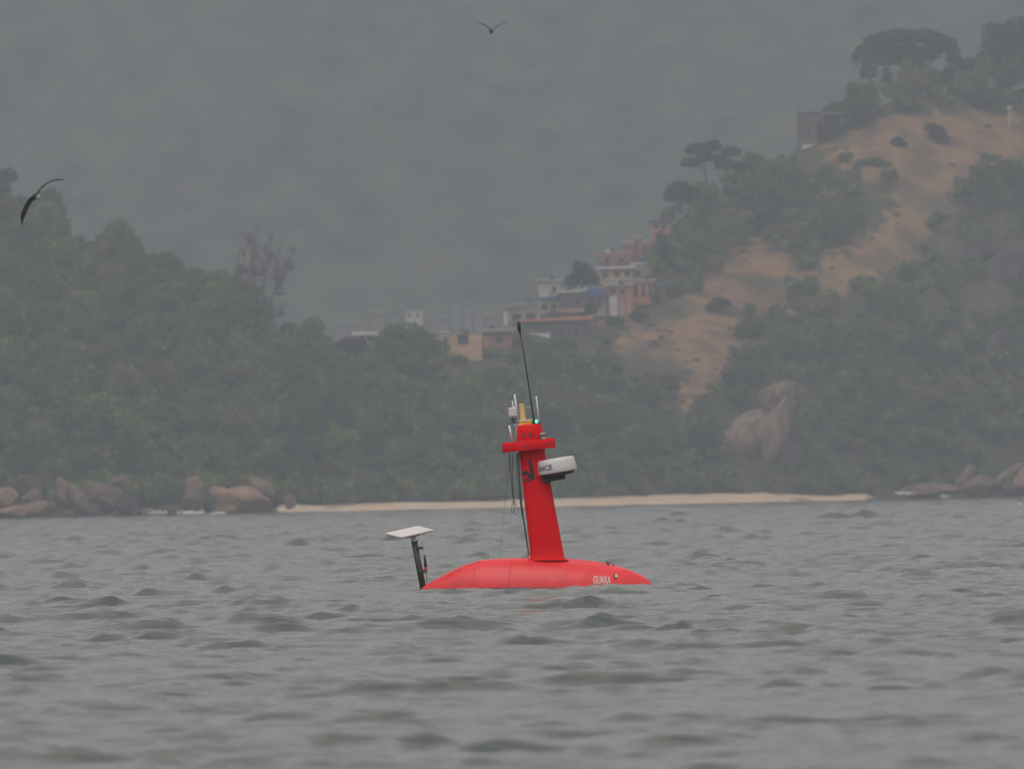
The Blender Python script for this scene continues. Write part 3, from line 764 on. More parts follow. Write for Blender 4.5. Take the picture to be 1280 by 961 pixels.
for i in range(9):
    r = np.random.default_rng(100 + i)
    R_ = [4.2, 4.8, 3.6, 5.2, 4.0, 3.3, 4.5, 3.8, 5.0][i]; H_ = [5.5, 5, 6.4, 5, 6, 5.6, 4.6, 7, 5.6][i]; zc = 3.6 + H_ * .35
    L_ = crown_lobes(r, R_, H_, [11, 13, 9, 14, 10, 8, 12, 10, 14][i], zc)
    v, f_ = blobs(L_, 1150, .42, 200 + i)
    me = bpy.data.meshes.new('crown'); me.from_pydata(v, [], f_); me.materials.append(M['leaf'])
    tb = MB(); tb.tube([(0, 0, -1.5), (.1, .05, 1), (.2, -.1, 3), (.1, .1, zc)], [.30, .24, .19, .09], 8)
    for k in range(5):
        a = r.uniform(0, 6.28); q = L_[k]
        tb.tube([(.15, 0, 2.2 + k * .35), (q[0] * .5, q[1] * .5, (2.6 + q[2]) / 2 + .5), (q[0], q[1], q[2])], [.12, .08, .03], 6)
    mt = bpy.data.meshes.new('trunk'); mt.from_pydata(tb.v, [], tb.f); mt.materials.append(M['bark'])
    TREES.append((me, mt, R_, zc + H_ * .5))
def put_tree(name, k, loc, s, label, cat='tree', group=None, rz=None):
    me, mt, R_, h = TREES[k]
    e = empty(name, loc, label, cat, group, rz if rz is not None else random.uniform(0, 6.28)); e.scale = (s * random.uniform(.9, 1.12), s * random.uniform(.9, 1.12), s * random.uniform(.85, 1.15))
    for nm, q in (('trunk', mt), ('crown', me)): link(bpy.data.objects.new(nm, q), e)
    return e

# houses are laid out first so that trees keep clear of them
HOUSES = []
def rect_clear(px, py, marg=10):
    for x0, y0, x1, y1 in HRECT:
        if x0 - marg < px < x1 + marg and y0 - marg < py < y1 + marg: return False
    return True
HRECT = [(549, 412, 640, 444), (630, 372, 745, 425), (675, 345, 745, 380), (745, 305, 818, 398), (812, 272, 838, 296), (820, 350, 842, 362), (993, 128, 1040, 190), (438, 414, 470, 424)]

# big trees one by one
def zone(px, py):
    if px < 345: return 'left_hill' if py < 560 else 'left_shore'
    if px < 640: return 'beach' if py > 520 else 'saddle'
    if px < 860: return 'beach' if py > 500 else 'village'
    return 'right_low' if py > 400 else 'right_high'
ZL = {
 'left_hill': ('hazy broadleaf tree on the wooded headland beyond the dish antenna', 'trees on the wooded headland'),
 'left_shore': ('broadleaf tree growing just above the shore boulders of the headland', 'trees above the headland boulders'),
 'beach': ('broadleaf tree standing behind the pale sand beach', 'trees along the back of the beach'),
 'saddle': ('broadleaf tree on the low wooded saddle under the hazy town', 'trees on the low saddle'),
 'village': ('broadleaf tree on the slope below the hillside houses', 'trees below the hillside houses'),
 'right_low': ('broadleaf tree at the foot of the steep hill with dry grass', 'trees at the foot of the grassy hill'),
 'right_high': ('dark broadleaf tree on the upper slope beside the dry grass', 'trees high on the grassy hill'),
}
cand = []; tries = 0; placed = []
def free(x, y, rad):
    for a, b_, c_ in placed:
        if (a - x) ** 2 + (b_ - y) ** 2 < (rad + c_) ** 2: return False
    return True
def add_spot(rad, margin, u0=-40, u1=1330, low=False):
    u = random.uniform(u0, u1); S = float(shore(u)) + (23 if low else 30); Rd = float(ridge(u)); d = random.uniform(S, Rd + 6)
    x = (u - 640) / F * d; z = float(ground(x, d))
    g_, r_ = cover(np.array([x]), np.array([d]), np.array([z]))
    if g_[0] or (r_[0] and not (low and u > 1120 and random.random() < .72)) or not (low or free(x, d, rad)): return None
    px, py = project(x, d, z + 5)
    pb = project(x, d, z + 1)
    g2 = any(inpoly(px, py - 8, p) for p in GRASS) or (inpoly(px, py, ROCK[0]) or inpoly(px, py + 14, ROCK[0]))
    if g2 and (not low or random.random() < .85): return None
    if not rect_clear(px, py, margin) or not rect_clear(pb[0], pb[1], margin): return None
    return x, d, z, px, py, u
LAND = {'left_hill': [(60, 'near the headland crest end'), (120, 'behind the tall leaning slab'), (190, 'behind the broad brown rock face'), (255, 'over the pointed surf boulder'), (345, 'over the long orange boulder')],
 'left_shore': [(200, 'by the leaning slabs'), (345, 'by the long orange boulder')],
 'beach': [(440, 'at the boulder end of the sand'), (530, 'behind the flat antenna panel'), (640, 'around the pink beach rocks'), (760, 'behind the red mast'), (860, 'near the foot of the pale cliff')],
 'saddle': [(430, 'beneath the white roofed pavilion'), (540, 'under the large rounded tree'), (640, 'below the peach house')],
 'village': [(740, 'under the orange roofed house'), (860, 'under the balcony house')],
 'right_low': [(960, 'beside the pale cliff'), (1060, 'right behind the pale cliff cleft'), (1160, 'behind the long pinkish slab'), (1400, 'under the dark cliff')],
 'right_high': [(900, 'around the two flat crowned pines'), (1000, 'below the hilltop house'), (1120, 'under the umbrella shaped tree'), (1400, 'beside the dark cliff')]}
KIND = ['broad', 'wide spreading', 'small round', 'very wide', 'rounded', 'slim', 'low spreading', 'tall narrow', 'large full']
def tree_label(px, py, k, s_, d, u):
    z_ = zone(px, py); s = (d - float(shore(u)) - 30) / max(1, float(ridge(u)) - float(shore(u)) - 30)
    row = 'lowest row' if s < .2 else 'lower slope' if s < .45 else 'middle slope' if s < .72 else 'upper slope' if s < .92 else 'crest'
    lm = next((n for x, n in LAND[z_] if px < x), LAND[z_][-1][1]).replace('right behind', 'just past')
    return '%s crowned tree in the %s, %s' % (KIND[k], row, lm), ZL[z_][1]
n_tree = 0
while n_tree < 285 and tries < 20000:
    tries += 1
    k = random.randrange(9); s_ = random.uniform(.62, 1.0)
    q = add_spot(TREES[k][2] * s_ * .78, 22)
    if not q: continue
    x, d, z, px, py, u = q
    placed.append((x, d, TREES[k][2] * s_ * .78)); n_tree += 1
    lb, gr = tree_label(px, py, k, s_, d, u)
    put_tree('broadleaf_tree', k, (x, d, z - .4), s_, lb, 'tree', gr)
# the understorey that closes the forest between them
V = []; Fc = []; tries = 0; nu = 0; vs_, fs_ = [], []
for i in range(5):
    r = np.random.default_rng(300 + i); L_ = crown_lobes(r, 2.6, 3.4, 6, 2.6); v, f_ = blobs(L_, 170, .50, 400 + i); vs_.append(np.array(v)); fs_.append(np.array(f_))
AV = []; AF = []; off = 0
while nu < 2700 and tries < 40000:
    tries += 1
    q = add_spot(.5, 2, -250, 1530, True)
    if not q: continue
    x, d, z, px, py, u = q
    placed.append((x, d, .9)) if False else None
    i = nu % 5; s_ = random.uniform(.55, 1.25); a = random.uniform(0, 6.28)
    v = vs_[i] * s_; c_, s2 = math.cos(a), math.sin(a)
    v = np.stack([v[:, 0] * c_ - v[:, 1] * s2 + x, v[:, 0] * s2 + v[:, 1] * c_ + d, v[:, 2] + z - .5], 1)
    AV.append(v); AF.append(fs_[i] + off); off += len(v); nu += 1
AV = np.concatenate(AV); AF = np.concatenate(AF)
me = bpy.data.meshes.new('undergrowth'); me.from_pydata(AV.tolist(), [], AF.tolist())
def under_mat():
    m = M['leaf'].copy(); m.name = 'undergrowth_leaf'; N = m.node_tree.nodes; L = m.node_tree.links
    tc = N.new('ShaderNodeTexCoord'); n = N.new('ShaderNodeTexNoise'); n.inputs['Scale'].default_value = .11; n.inputs['Detail'].default_value = 3
    L.new(tc.outputs['Object'], n.inputs['Vector'])
    r = [q for q in N if q.type == 'VALTORGB'][0]
    mr = N.new('ShaderNodeMapRange'); mr.inputs[1].default_value = .32; mr.inputs[2].default_value = .68; L.new(n.outputs[0], mr.inputs[0]); L.new(mr.outputs[0], r.inputs[0]); return m
me.materials.append(under_mat())
un = bpy.data.objects.new('undergrowth', me); link(un); tag(un, 'dense green undergrowth filling the gaps between the hill trees', 'undergrowth', kind='stuff')

# low scrub in the dry grass
tr = np.random.default_rng(77)
sv_ = []; sf_ = []; k_ = 0; off = 0
while k_ < 34:
    u = tr.uniform(760, 1310); d = float(shore(u)) + 30 + tr.random() * (float(ridge(u)) - float(shore(u)) - 26); x = (u - 640) / F * d; z = float(ground(x, d))
    g_, r_ = cover(np.array([x]), np.array([d]), np.array([z]))
    if not g_[0] or snoise(x, d, 6, 3) < -.1: continue
    v = vs_[k_ % 5] * tr.uniform(.14, .42); v = v * np.array([1.2, 1.2, .8]) + np.array([x, d, z - .15]); f_ = fs_[k_ % 5][::3]
    sv_.append(v); sf_.append(f_ + off); off += len(v); k_ += 1
me = bpy.data.meshes.new('scrub'); me.from_pydata(np.concatenate(sv_).tolist(), [], np.concatenate(sf_).tolist()); me.materials.append(M['leaf_dark'])
so_ = bpy.data.objects.new('scrub', me); link(so_); tag(so_, 'low dark scrub scattered through the dry grass slope', 'scrub', kind='stuff')

# named, single trees
def custom_tree(name, base, lobes, branches, label, leafmat='leaf_dark', n=900, size=.38, seed=1, scale_px=None, cat='tree', group=None):
    """lobes (px, py, rx_px, rz_px[, dy]); branches: runs of (px, py, radius)"""
    d = base.y; e = empty(name, base, label, cat, group)
    mpp = d / F; L_ = []
    for l in lobes:
        p = P(l[0], l[1], d + (l[4] if len(l) > 4 else 0)) - base; rx = l[2] * mpp; rz = l[3] * mpp
        L_.append((p.x, p.y, p.z, rx, min(rx, 4.0), rz))
    tb = MB()
    for run in branches: tb.tube([P(a, b_, d + (random.uniform(-.5, .5) if i_ else 0)) for i_, (a, b_, c_) in enumerate(run)], [c_ for a, b_, c_ in run], 7)
    tb.build('trunk', M['bark'], e, True, base)
    v, f_ = blobs(L_, n, size, seed); cr = mesh_obj('crown', v, f_, M[leafmat], e)
    return e
def gp(px, py, default=None):
    p = hit(px, py, default); return p
# wide spreading tree on the hill top
b0 = gp(1143, 116, 1790)
custom_tree('spreading_tree', b0, [(1085, 70, 20, 14), (1100, 55, 22, 13), (1125, 48, 26, 11), (1155, 48, 24, 11), (1180, 58, 18, 13), (1192, 72, 10, 14), (1112, 74, 18, 14, 2), (1135, 68, 20, 13, 1), (1160, 68, 16, 12, -1), (1085, 92, 10, 12), (1108, 98, 7, 12), (1148, 84, 9, 14)],
            [[(1150, 122, .8), (1148, 105, .6), (1142, 88, .5), (1130, 68, .25)], [(1147, 100, .45), (1158, 84, .35), (1172, 66, .2)], [(1143, 88, .4), (1112, 76, .25), (1096, 62, .15)], [(1105, 118, .4), (1108, 98, .35), (1102, 72, .2)], [(1090, 118, .3), (1088, 96, .25), (1086, 76, .15)]],
            'wide umbrella shaped tree on the hill top with sky gap under its crown', n=5200, size=.50, seed=21)
b0 = gp(1230, 112, 1800)
custom_tree('hilltop_tree', b0, [(1250, 60, 24, 26), (1232, 82, 22, 18), (1275, 45, 26, 24), (1262, 78, 26, 22), (1290, 70, 26, 34), (1242, 42, 14, 14)],
            [[(1256, 118, .5), (1256, 80, .35), (1262, 48, .2)], [(1284, 118, .5), (1284, 80, .35), (1280, 45, .2)], [(1256, 90, .3), (1240, 70, .15)]],
            'tall dense dark tree on the hill top beside the slender palm', n=3800, size=.5, seed=22)
b0 = gp(1205, 112, 1796)
custom_tree('hilltop_tree', b0, [(1198, 92, 20, 15), (1180, 100, 18, 12), (1215, 100, 16, 12), (1205, 82, 12, 10)], [[(1200, 118, .4), (1200, 92, .2)], [(1186, 118, .3), (1182, 98, .15)]],
            'low dark bushy tree between the umbrella tree and the slender palm', n=1300, seed=23)
b0 = gp(1232, 130, 1780)
custom_tree('round_bush', gp(1229, 136, 1770), [(1229, 120, 17, 13), (1222, 128, 12, 9), (1240, 126, 12, 10)], [[(1229, 138, .25), (1229, 120, .15)]], 'round green bush at the top edge of the dry grass', n=900, seed=24, cat='bush')
custom_tree('grass_bush', gp(1170, 180, 1740), [(1172, 166, 12, 10), (1163, 160, 8, 8), (1180, 174, 7, 6)], [[(1171, 182, .2), (1171, 166, .1)]], 'dark green bush alone in the upper dry grass', n=500, seed=25, cat='bush')
custom_tree('grass_bush', gp(1120, 182, 1740), [(1122, 177, 9, 6), (1130, 181, 5, 4)], [[(1121, 186, .15), (1121, 177, .1)]], 'small low bush near the upper edge of the dry grass', n=260, seed=26, cat='bush')
custom_tree('grass_bush', gp(903, 392, 1600), [(900, 380, 14, 8), (890, 384, 9, 6)], [[(900, 394, .2), (900, 382, .1)]], 'green bush in the middle of the lower dry grass', n=420, seed=27, cat='bush')
custom_tree('grass_bush', gp(1095, 208, 1730), [(1090, 203, 15, 6), (1105, 207, 12, 6), (1078, 205, 8, 5)], [[(1092, 212, .15), (1092, 204, .1)]], 'long low bush crossing the upper dry grass', n=420, seed=28, cat='bush')
# umbrella pines on the shoulder
b0 = gp(880, 232, 1715)
custom_tree('umbrella_pine', b0, [(874, 188, 17, 9), (890, 184, 13, 8), (864, 204, 13, 7), (882, 198, 12, 6)], [[(884, 240, .25), (882, 212, .2), (876, 192, .1)], [(883, 215, .15), (866, 204, .06)]], 'flat crowned pine standing alone on the hill shoulder', n=1500, size=.4, seed=31, group='pines on the hill shoulder')
b0 = gp(908, 232, 1720)
custom_tree('umbrella_pine', b0, [(914, 191, 12, 7), (909, 207, 15, 7), (925, 209, 10, 6), (898, 199, 9, 6)], [[(906, 240, .25), (907, 214, .2), (914, 192, .1)], [(907, 215, .12), (923, 208, .06)]], 'thinner flat crowned pine with open tiers on the hill shoulder', n=1200, size=.4, seed=32, group='pines on the hill shoulder')
custom_tree('shoulder_tree', gp(850, 262, 1715), [(848, 238, 16, 12), (838, 246, 10, 9), (862, 244, 14, 12)], [[(850, 268, .3), (849, 240, .15)]], 'dark leaning tree at the drop of the hill shoulder', n=1000, seed=33)
custom_tree('shoulder_tree', gp(1050, 165, 1760), [(1048, 142, 20, 14), (1035, 160, 18, 14), (1065, 132, 14, 12), (1025, 175, 16, 12), (1075, 140, 16, 12), (1021, 170, 11, 14), (1013, 182, 10, 10)], [[(1048, 172, .4), (1048, 142, .2)], [(1030, 186, .3), (1032, 160, .15)]], 'dark dense tree beside the flat roofed hilltop house', n=3000, size=.5, seed=34)
custom_tree('village_tree', gp(727, 362, 1665), [(728, 342, 13, 13), (738, 350, 11, 12), (716, 352, 12, 9), (722, 334, 6, 8)], [[(728, 368, .3), (728, 342, .15)]], 'dark green tree between the beige and the brick hillside houses', n=1200, seed=35)
custom_tree('village_tree', gp(832, 345, 1700), [(829, 312, 9, 16), (826, 298, 6, 10), (838, 326, 12, 14)], [[(830, 352, .3), (829, 312, .15)]], 'narrow dark tree above the blue roofed shed', n=800, seed=36)
custom_tree('saddle_tree', gp(505, 460, 1560), [(505, 416, 26, 13), (488, 428, 22, 14), (526, 428, 20, 15), (506, 438, 34, 16), (474, 440, 16, 12), (545, 446, 16, 12)], [[(505, 470, .4), (505, 425, .2)], [(505, 450, .25), (485, 430, .1)], [(505, 450, .25), (528, 430, .1)]], 'large rounded tree on the saddle, nearest to the peach house', 'leaf', n=3200, seed=37)
custom_tree('saddle_tree', gp(436, 465, 1565), [(440, 434, 20, 12), (425, 440, 14, 12), (452, 442, 14, 12), (400, 430, 18, 12), (378, 420, 16, 12), (362, 412, 12, 9)], [[(436, 472, .4), (438, 440, .2)], [(400, 466, .3), (396, 430, .15)]], 'broad dark tree in front of the white roofed pavilion', n=2600, seed=38)
custom_tree('crest_tree', gp(6, 262, 1625), [(6, 222, 16, 12), (-14, 226, 16, 12), (2, 236, 12, 9)], [[(4, 272, .35), (3, 228, .2)]], 'domed tree rising over the headland crest behind the banking bird', n=900, seed=39)
# the tall ragged tree with upright limbs
b0 = gp(332, 408, 1585); limbs = []
rr_ = random.Random(5)
main = [[(334, 420, .55), (331, 392, .45), (320, 366, .32), (316, 338, .22), (318, 312, .14), (322, 290, .05)], [(331, 394, .4), (341, 372, .28), (347, 350, .2), (346, 330, .12), (349, 316, .05)],
        [(320, 368, .22), (308, 345, .12), (304, 322, .05)], [(330, 380, .2), (329, 345, .14), (330, 318, .06)], [(343, 368, .2), (356, 348, .12), (358, 336, .04)], [(333, 398, .25), (350, 396, .1), (353, 390, .04)], [(316, 330, .12), (311, 306, .05)], [(331, 396, .25), (312, 372, .18), (301, 348, .12), (296, 328, .05)], [(345, 362, .2), (358, 340, .12), (366, 318, .05)], [(330, 360, .16), (336, 330, .1), (338, 302, .04)]]
for run in main:
    limbs.append(run)
    for _ in range(26):
        i_ = rr_.randrange(1, len(run)); x, y, r_ = run[i_]; dx = rr_.uniform(-6, 6); limbs.append([(x, y, max(.05, r_ * .4)), (x + dx * .6, y - rr_.uniform(4, 9), .06), (x + dx * 1.2, y - rr_.uniform(10, 20), .035)])
custom_tree('ragged_tree', b0, [(319, 312, 6, 16), (315, 340, 6, 14), (346, 344, 8, 15), (350, 365, 8, 9), (306, 338, 5, 9), (330, 336, 4, 12), (337, 385, 7, 10), (350, 392, 6, 5), (334, 404, 12, 8), (299, 340, 7, 14), (361, 332, 7, 13), (337, 316, 6, 13), (322, 336, 8, 22)], limbs,
            'tall ragged tree with bare upright limbs at the end of the headland', 'twig', n=1500, size=.20, seed=41)
# palms
def palm(base, top, rad, label, nf=16, lf=3.0, group='palms on the hill top'):
    e = empty('palm_tree', base, label, 'palm tree', group); t = Vector(top) - Vector(base)
    MB().tube([(0, 0, -1), tuple(t * .5 + Vector((.15, 0, 0))), tuple(t)], [rad * 1.3, rad, rad * .8], 8).build('trunk', M['bark'], e, True)
    mb = MB()
    for k in range(nf):
        a = k * 2.4; el = random.uniform(-.1, 1.1); pts = []
        for j in range(7):
            s_ = j / 6; r_ = lf * s_ * math.cos(el * .6); z_ = lf * (s_ * math.sin(el) - 1.0 * s_ * s_)
            pts.append(t + Vector((r_ * math.cos(a), r_ * math.sin(a), z_)))
        side = Vector((-math.sin(a), math.cos(a), 0))
        for j in range(6):
            for q in (0, .5):
                p = pts[j].lerp(pts[j + 1], q); ln = .75 * (1 - (j + q) / 7)
                for s2 in (-1, 1):
                    tip = p + side * s2 * ln + Vector((0, 0, -ln * .6)) + (pts[j + 1] - pts[j]) * .6
                    mb.add([p, p + (pts[j + 1] - pts[j]) * .45, tip], [(0, 1, 2)])
    mb.build('crown', M['palm'], e)
    return e
b0 = gp(1089, 116, 1775); t0 = P(1082, 72, b0.y); palm(b0, t0, .22, 'drooping palm under the edge of the umbrella shaped tree', 20, 3.4)
b0 = gp(1233, 112, 1770); t0 = P(1232, 31, b0.y - 3); palm(Vector((b0.x, b0.y - 3, b0.z)), t0, .16, 'slender tall palm with a small tuft on the hill top', 12, 1.3)

# ---------------------------------------------------------------- houses on the slope
def wallm(name, c):
    c = tuple(q * .92 for q in c); return mat(name, c, .9, .2, .12, .6, stain=((c[0] * .55, c[1] * .52, c[2] * .5), .8, .55, .75))
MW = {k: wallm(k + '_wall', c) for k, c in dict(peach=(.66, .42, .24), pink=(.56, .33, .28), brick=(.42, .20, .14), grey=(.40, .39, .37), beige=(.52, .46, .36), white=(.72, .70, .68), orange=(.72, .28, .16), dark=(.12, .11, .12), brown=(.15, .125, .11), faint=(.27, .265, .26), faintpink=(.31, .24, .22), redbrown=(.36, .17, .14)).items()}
MR = {k: mat(k + '_roof', c, .7, .3, .15, .8) for k, c in dict(orange=(.66, .24, .13), grey=(.22, .22, .22), white=(.58, .57, .56), blue=(.06, .11, .30), slab=(.30, .29, .275), dark=(.09, .085, .09)).items()}
M['window_dark'] = mat('window_glass_dark', (.03, .035, .045), .2, .5)
M['frame_pale'] = mat('window_frame_pale', (.25, .23, .21), .6)
def house(name, rect, wall, label, roof=('slab', .35, .3), wins=(), depth=6.0, d=None, extra=(), down=3.0, cat='house', group='houses on the hillside', turn=0.0, dback=0):
    """rect x0,y0,x1,y1 of the front in the photo; windows the same way; everything in metres on the wall's plane"""
    x0, y0, x1, y1 = rect
    if d is None: d = hit((x0 + x1) / 2, y1, None).y + dback
    b = P((x0 + x1) / 2, y1, d); mpp = d / F; w = (x1 - x0) * mpp; h = (y1 - y0) * mpp
    e = empty(name, b, label, cat, group, turn)
    wl = MB().box((0, depth / 2, (h - down) / 2), w, depth, h + down).build('wall', MW[wall], e)
    rk_, th, ov_ = roof
    if cat == 'house' and depth > 5 and w > 2.8:
        zt_ = h + (th or 0) + (ov_[1] / 2 if isinstance(ov_, tuple) else 0); xt = random.uniform(-.3, .3) * w
        MB().tube([(xt, depth * .55, zt_), (xt, depth * .55, zt_ + .1), (xt, depth * .55, zt_ + .85), (xt, depth * .55, zt_ + 1.0)], [.42, .5, .56, .2], 12).build('water_tank', MR[random.choice(['blue', 'grey', 'dark'])], e)
        ra = MB(); ra.tube([(-w * .42, .15, zt_ + .75), (w * .1, .15, zt_ + .8)], .05, 5); ra.tube([(-w * .42, .15, zt_), (-w * .42, .15, zt_ + .8)], .05, 5); ra.tube([(w * .1, .15, zt_), (w * .1, .15, zt_ + .8)], .05, 5); ra.build('railing', MR['dark'], e)
    if rk_ == 'gable':
        pass
    if th:
        sl = ov_ if isinstance(ov_, tuple) else (ov_, 0.0)
        hw, o_ = w / 2 + sl[0], sl[0]; rise = sl[1]
        v = [(-hw, -o_, h), (hw, -o_, h + rise), (hw, depth + o_, h + rise + .3), (-hw, depth + o_, h + .3)]
        v = v + [(a, b_, c_ + th) for a, b_, c_ in v]
        rf = MB().add(v, [(3, 2, 1, 0), (4, 5, 6, 7), (0, 1, 5, 4), (1, 2, 6, 5), (2, 3, 7, 6), (3, 0, 4, 7)]).build('roof', MR[rk_], e)
        if rise or rk_ in ('orange', 'grey', 'blue'):
            n = max(3, int(2 * hw / .9)); mb = MB()
            for k in range(n):
                x = -hw + (k + .5) * 2 * hw / n; z = h + th + rise * (k + .5) / n
                mb.box((x, depth / 2, z + .17), .12, depth + 2 * o_, .10)
            mb.build('roof_ridges', MR[rk_], rf)
    for wn in wins:
        a0, c0_, a1, c1, *kk = wn; kind = kk[0] if kk else 'window'
        ww = (a1 - a0) * mpp; wh = (c1 - c0_) * mpp; cx = ((a0 + a1) / 2 - (x0 + x1) / 2) * mpp; cz = (y1 - (c0_ + c1) / 2) * mpp
        if kind == 'window':
            fr = MB()
            t = .09
            for q in ((cx - ww / 2, cz, t, wh), (cx + ww / 2, cz, t, wh), (cx, cz - wh / 2, ww + t * 2, t * 1.3), (cx, cz + wh / 2, ww + t * 2, t)):
                fr.box((q[0], -.03, q[1]), q[2], .14, q[3])
            f_ = fr.build('window', M['frame_pale'], e); MB().box((cx, .0, cz), ww - t, .03, wh - t).build('pane', M['window_dark'], f_)
        elif kind == 'door':
            MB().box((cx, -.02, cz), ww, .08, wh).build('door', M['window_dark'], e)
        elif kind in MW: MB().box((cx, -.12, cz), ww, .22, wh).build('wall_panel', MW[kind], e)
        elif kind.startswith('awning'):
            MB().box((cx, -.6, cz), ww, 1.2, max(wh, .12)).build('awning', MR[kind[7:]] if kind[7:] in MR else MW[kind[7:]], e)
    return e
HG = 'houses on the hillside'
house('hillside_house', (563, 418, 603, 450), 'peach', 'flat roofed peach house at the foot of the village, dark opening on top', ('slab', .0, .1), [(572.5, 417.4, 586, 430), (549, 416, 563, 435, 'pink')], extra=(), down=2)
house('hillside_house', (549, 417, 562.5, 436), 'beige', 'small pale annex with one dark window beside the peach house', ('slab', .25, .15), [(554, 421.5, 560, 429)], d=None)
house('hillside_house', (603, 415, 640, 437), 'redbrown', 'low red brown house under a pale slab beside the peach house', ('slab', .5, .7), [(619, 419, 629, 428), (606, 421, 610, 434, 'pink')])
house('hillside_house', (630, 385, 676, 413), 'grey', 'grey house with a sloping dark roof and pale corner post', ('grey', .35, (.9, 1.0)), [(630, 388, 634.6, 407, 'white'), (640, 392, 652, 403), (658, 391, 670, 401)])
house('hillside_house', (652, 401, 736, 424), 'dark', 'long dark house under an orange sheet roof', ('orange', .30, (.8, .15)), [(655, 416, 688, 422.5, 'white'), (697, 410, 706, 419), (716, 410, 725, 419), (664, 406, 676, 413)])
house('hillside_house', (673, 352, 700, 374), 'beige', 'small beige house near the dark village tree', ('slab', .3, .4), [(674, 364, 686, 372, 'white'), (690, 358, 696, 365)])
house('hillside_house', (672, 374, 700, 392), 'grey', 'grey house with a blue roof strip below the beige one', ('blue', .4, .5), [(678, 380, 684, 387), (689, 380, 695, 387)])
house('hillside_house', (699, 366, 731, 396), 'dark', 'dark walled house with a thin white roof edge', ('white', .22, (.5, .3)), [(704, 374, 711, 382), (718, 374, 725, 382), (700, 386, 730, 390, 'pink')])
house('hillside_house', (732, 362, 757, 394), 'grey', 'grey house with a blue tarp over its upper floor', ('slab', .25, .3), [(732, 361, 756, 372, 'awning_blue'), (736, 375, 742, 383), (746, 375, 752, 383)])
house('hillside_house', (749, 336, 791, 356), 'pink', 'pink storey under the white slab with a yellow awning', ('white', .28, .6), [(753, 340, 760, 347), (758, 349, 783, 355, 'awning_beige'), (768, 339, 775, 346), (781, 339, 787, 346)])
house('hillside_house', (749, 316, 790, 333.4), 'redbrown', 'red brick top storey with a small white roof dome', ('slab', .1, .1), [(756, 322, 762, 330), (774, 322, 780, 330), (758, 311, 763, 316, 'white')], dback=3)
house('hillside_house', (790, 331, 817, 350), 'grey', 'blank grey rendered house beside the pink storey', ('white', .2, (.2, .4)), [(796, 339, 801, 345)], dback=1)
house('hillside_house', (757, 358, 791, 398), 'brick', 'tall brick house with pale curtain panels on its lower floor', ('slab', .3, .3), [(762, 370, 772, 396, 'white'), (776, 376, 780, 394, 'beige'), (784, 372, 789, 392, 'pink'), (764, 361, 770, 367), (776, 361, 782, 367)])
house('hillside_house', (791, 352, 817, 388), 'orange', 'orange red house with open balcony and pale columns', ('slab', .35, .5), [(793, 356, 798, 371), (802, 356, 807, 371), (811, 356, 815.5, 371), (791, 372.5, 817, 380, 'orange'), (795, 381, 813, 387)])
house('hillside_house', (779, 304, 792, 316), 'redbrown', 'stepped brick water tank tower above the brick storey', ('slab', .2, .2), [(782, 307, 786, 311)], depth=4)
house('hillside_house', (790, 297, 803, 316), 'brick', 'highest brick tower of the stepped rooftop row', ('slab', .2, .1), [(794, 301, 798, 306)], depth=4)
house('hillside_house', (801, 304, 813, 318), 'redbrown', 'low brick rooftop room next to the highest brick tower', ('slab', .2, .1), [(804, 308, 808, 312)], depth=4)
house('hillside_shed', (820, 357, 843, 368), 'dark', 'small shed under a blue roof at the edge of the dry grass', ('blue', .4, .5), [(826, 360, 831, 366)], cat='shed')
house('hillside_house', (815, 278, 838, 292), 'pink', 'small house with dark roof in front of the shoulder trees', ('dark', .4, .6), [(818, 281, 823, 286), (828, 281, 833, 286), (815, 286, 830, 291, 'orange')])
house('hilltop_house', (998, 141, 1022, 190), 'brown', 'narrow beige hilltop house under a long flat roof', ('grey', .4, (.4, .0)), [(1002, 146, 1008, 153), (1008, 163, 1014, 172), (1003, 181, 1018, 189.5, 'white')], group=None, dback=2)
house('hillside_shack', (640, 404, 656, 414), 'brick', 'little brick shack tucked under the grey house corner', ('slab', .2, .3), [(645, 407, 649, 411)], depth=4, cat='shack')
house('hillside_shack', (737, 396, 757, 408), 'redbrown', 'red brown shack below the blue tarp house', ('grey', .2, .4), [(742, 399, 746, 404)], depth=4, cat='shack')
house('hillside_shack', (712, 352, 732, 366), 'grey', 'grey shack under the dark village tree', ('slab', .2, .3), [(716, 356, 720, 361)], depth=4, cat='shack')
house('hillside_shack', (816, 366, 832, 378), 'brick', 'small brick shack beside the balcony house', ('dark', .2, .3), [(820, 369, 824, 374)], depth=4, cat='shack')
house('hillside_shack', (818, 322, 832, 334), 'beige', 'pale shack above the blank grey rendered house', ('white', .2, .5), [(822, 326, 826, 330)], depth=4, cat='shack')
e = bpy.data.objects['hilltop_house']
cn = MB().box((4.4, 3, 7.8), 5.6, 5, .35).build('canopy', MR['grey'], e)
for x in (3.2, 6.9): MB().box((x, .8, 6.2), .15, .15, 3.0).build('canopy_post', MR['grey'], e)
# pavilion in front of the town
house('pavilion', (447, 419, 470, 432), 'grey', 'pavilion with a broad white roof rising over the saddle trees', ('white', .5, (1.0, -.1)), [(450, 421, 455, 427), (460, 421, 465, 427)], d=1660, cat='pavilion', group=None)
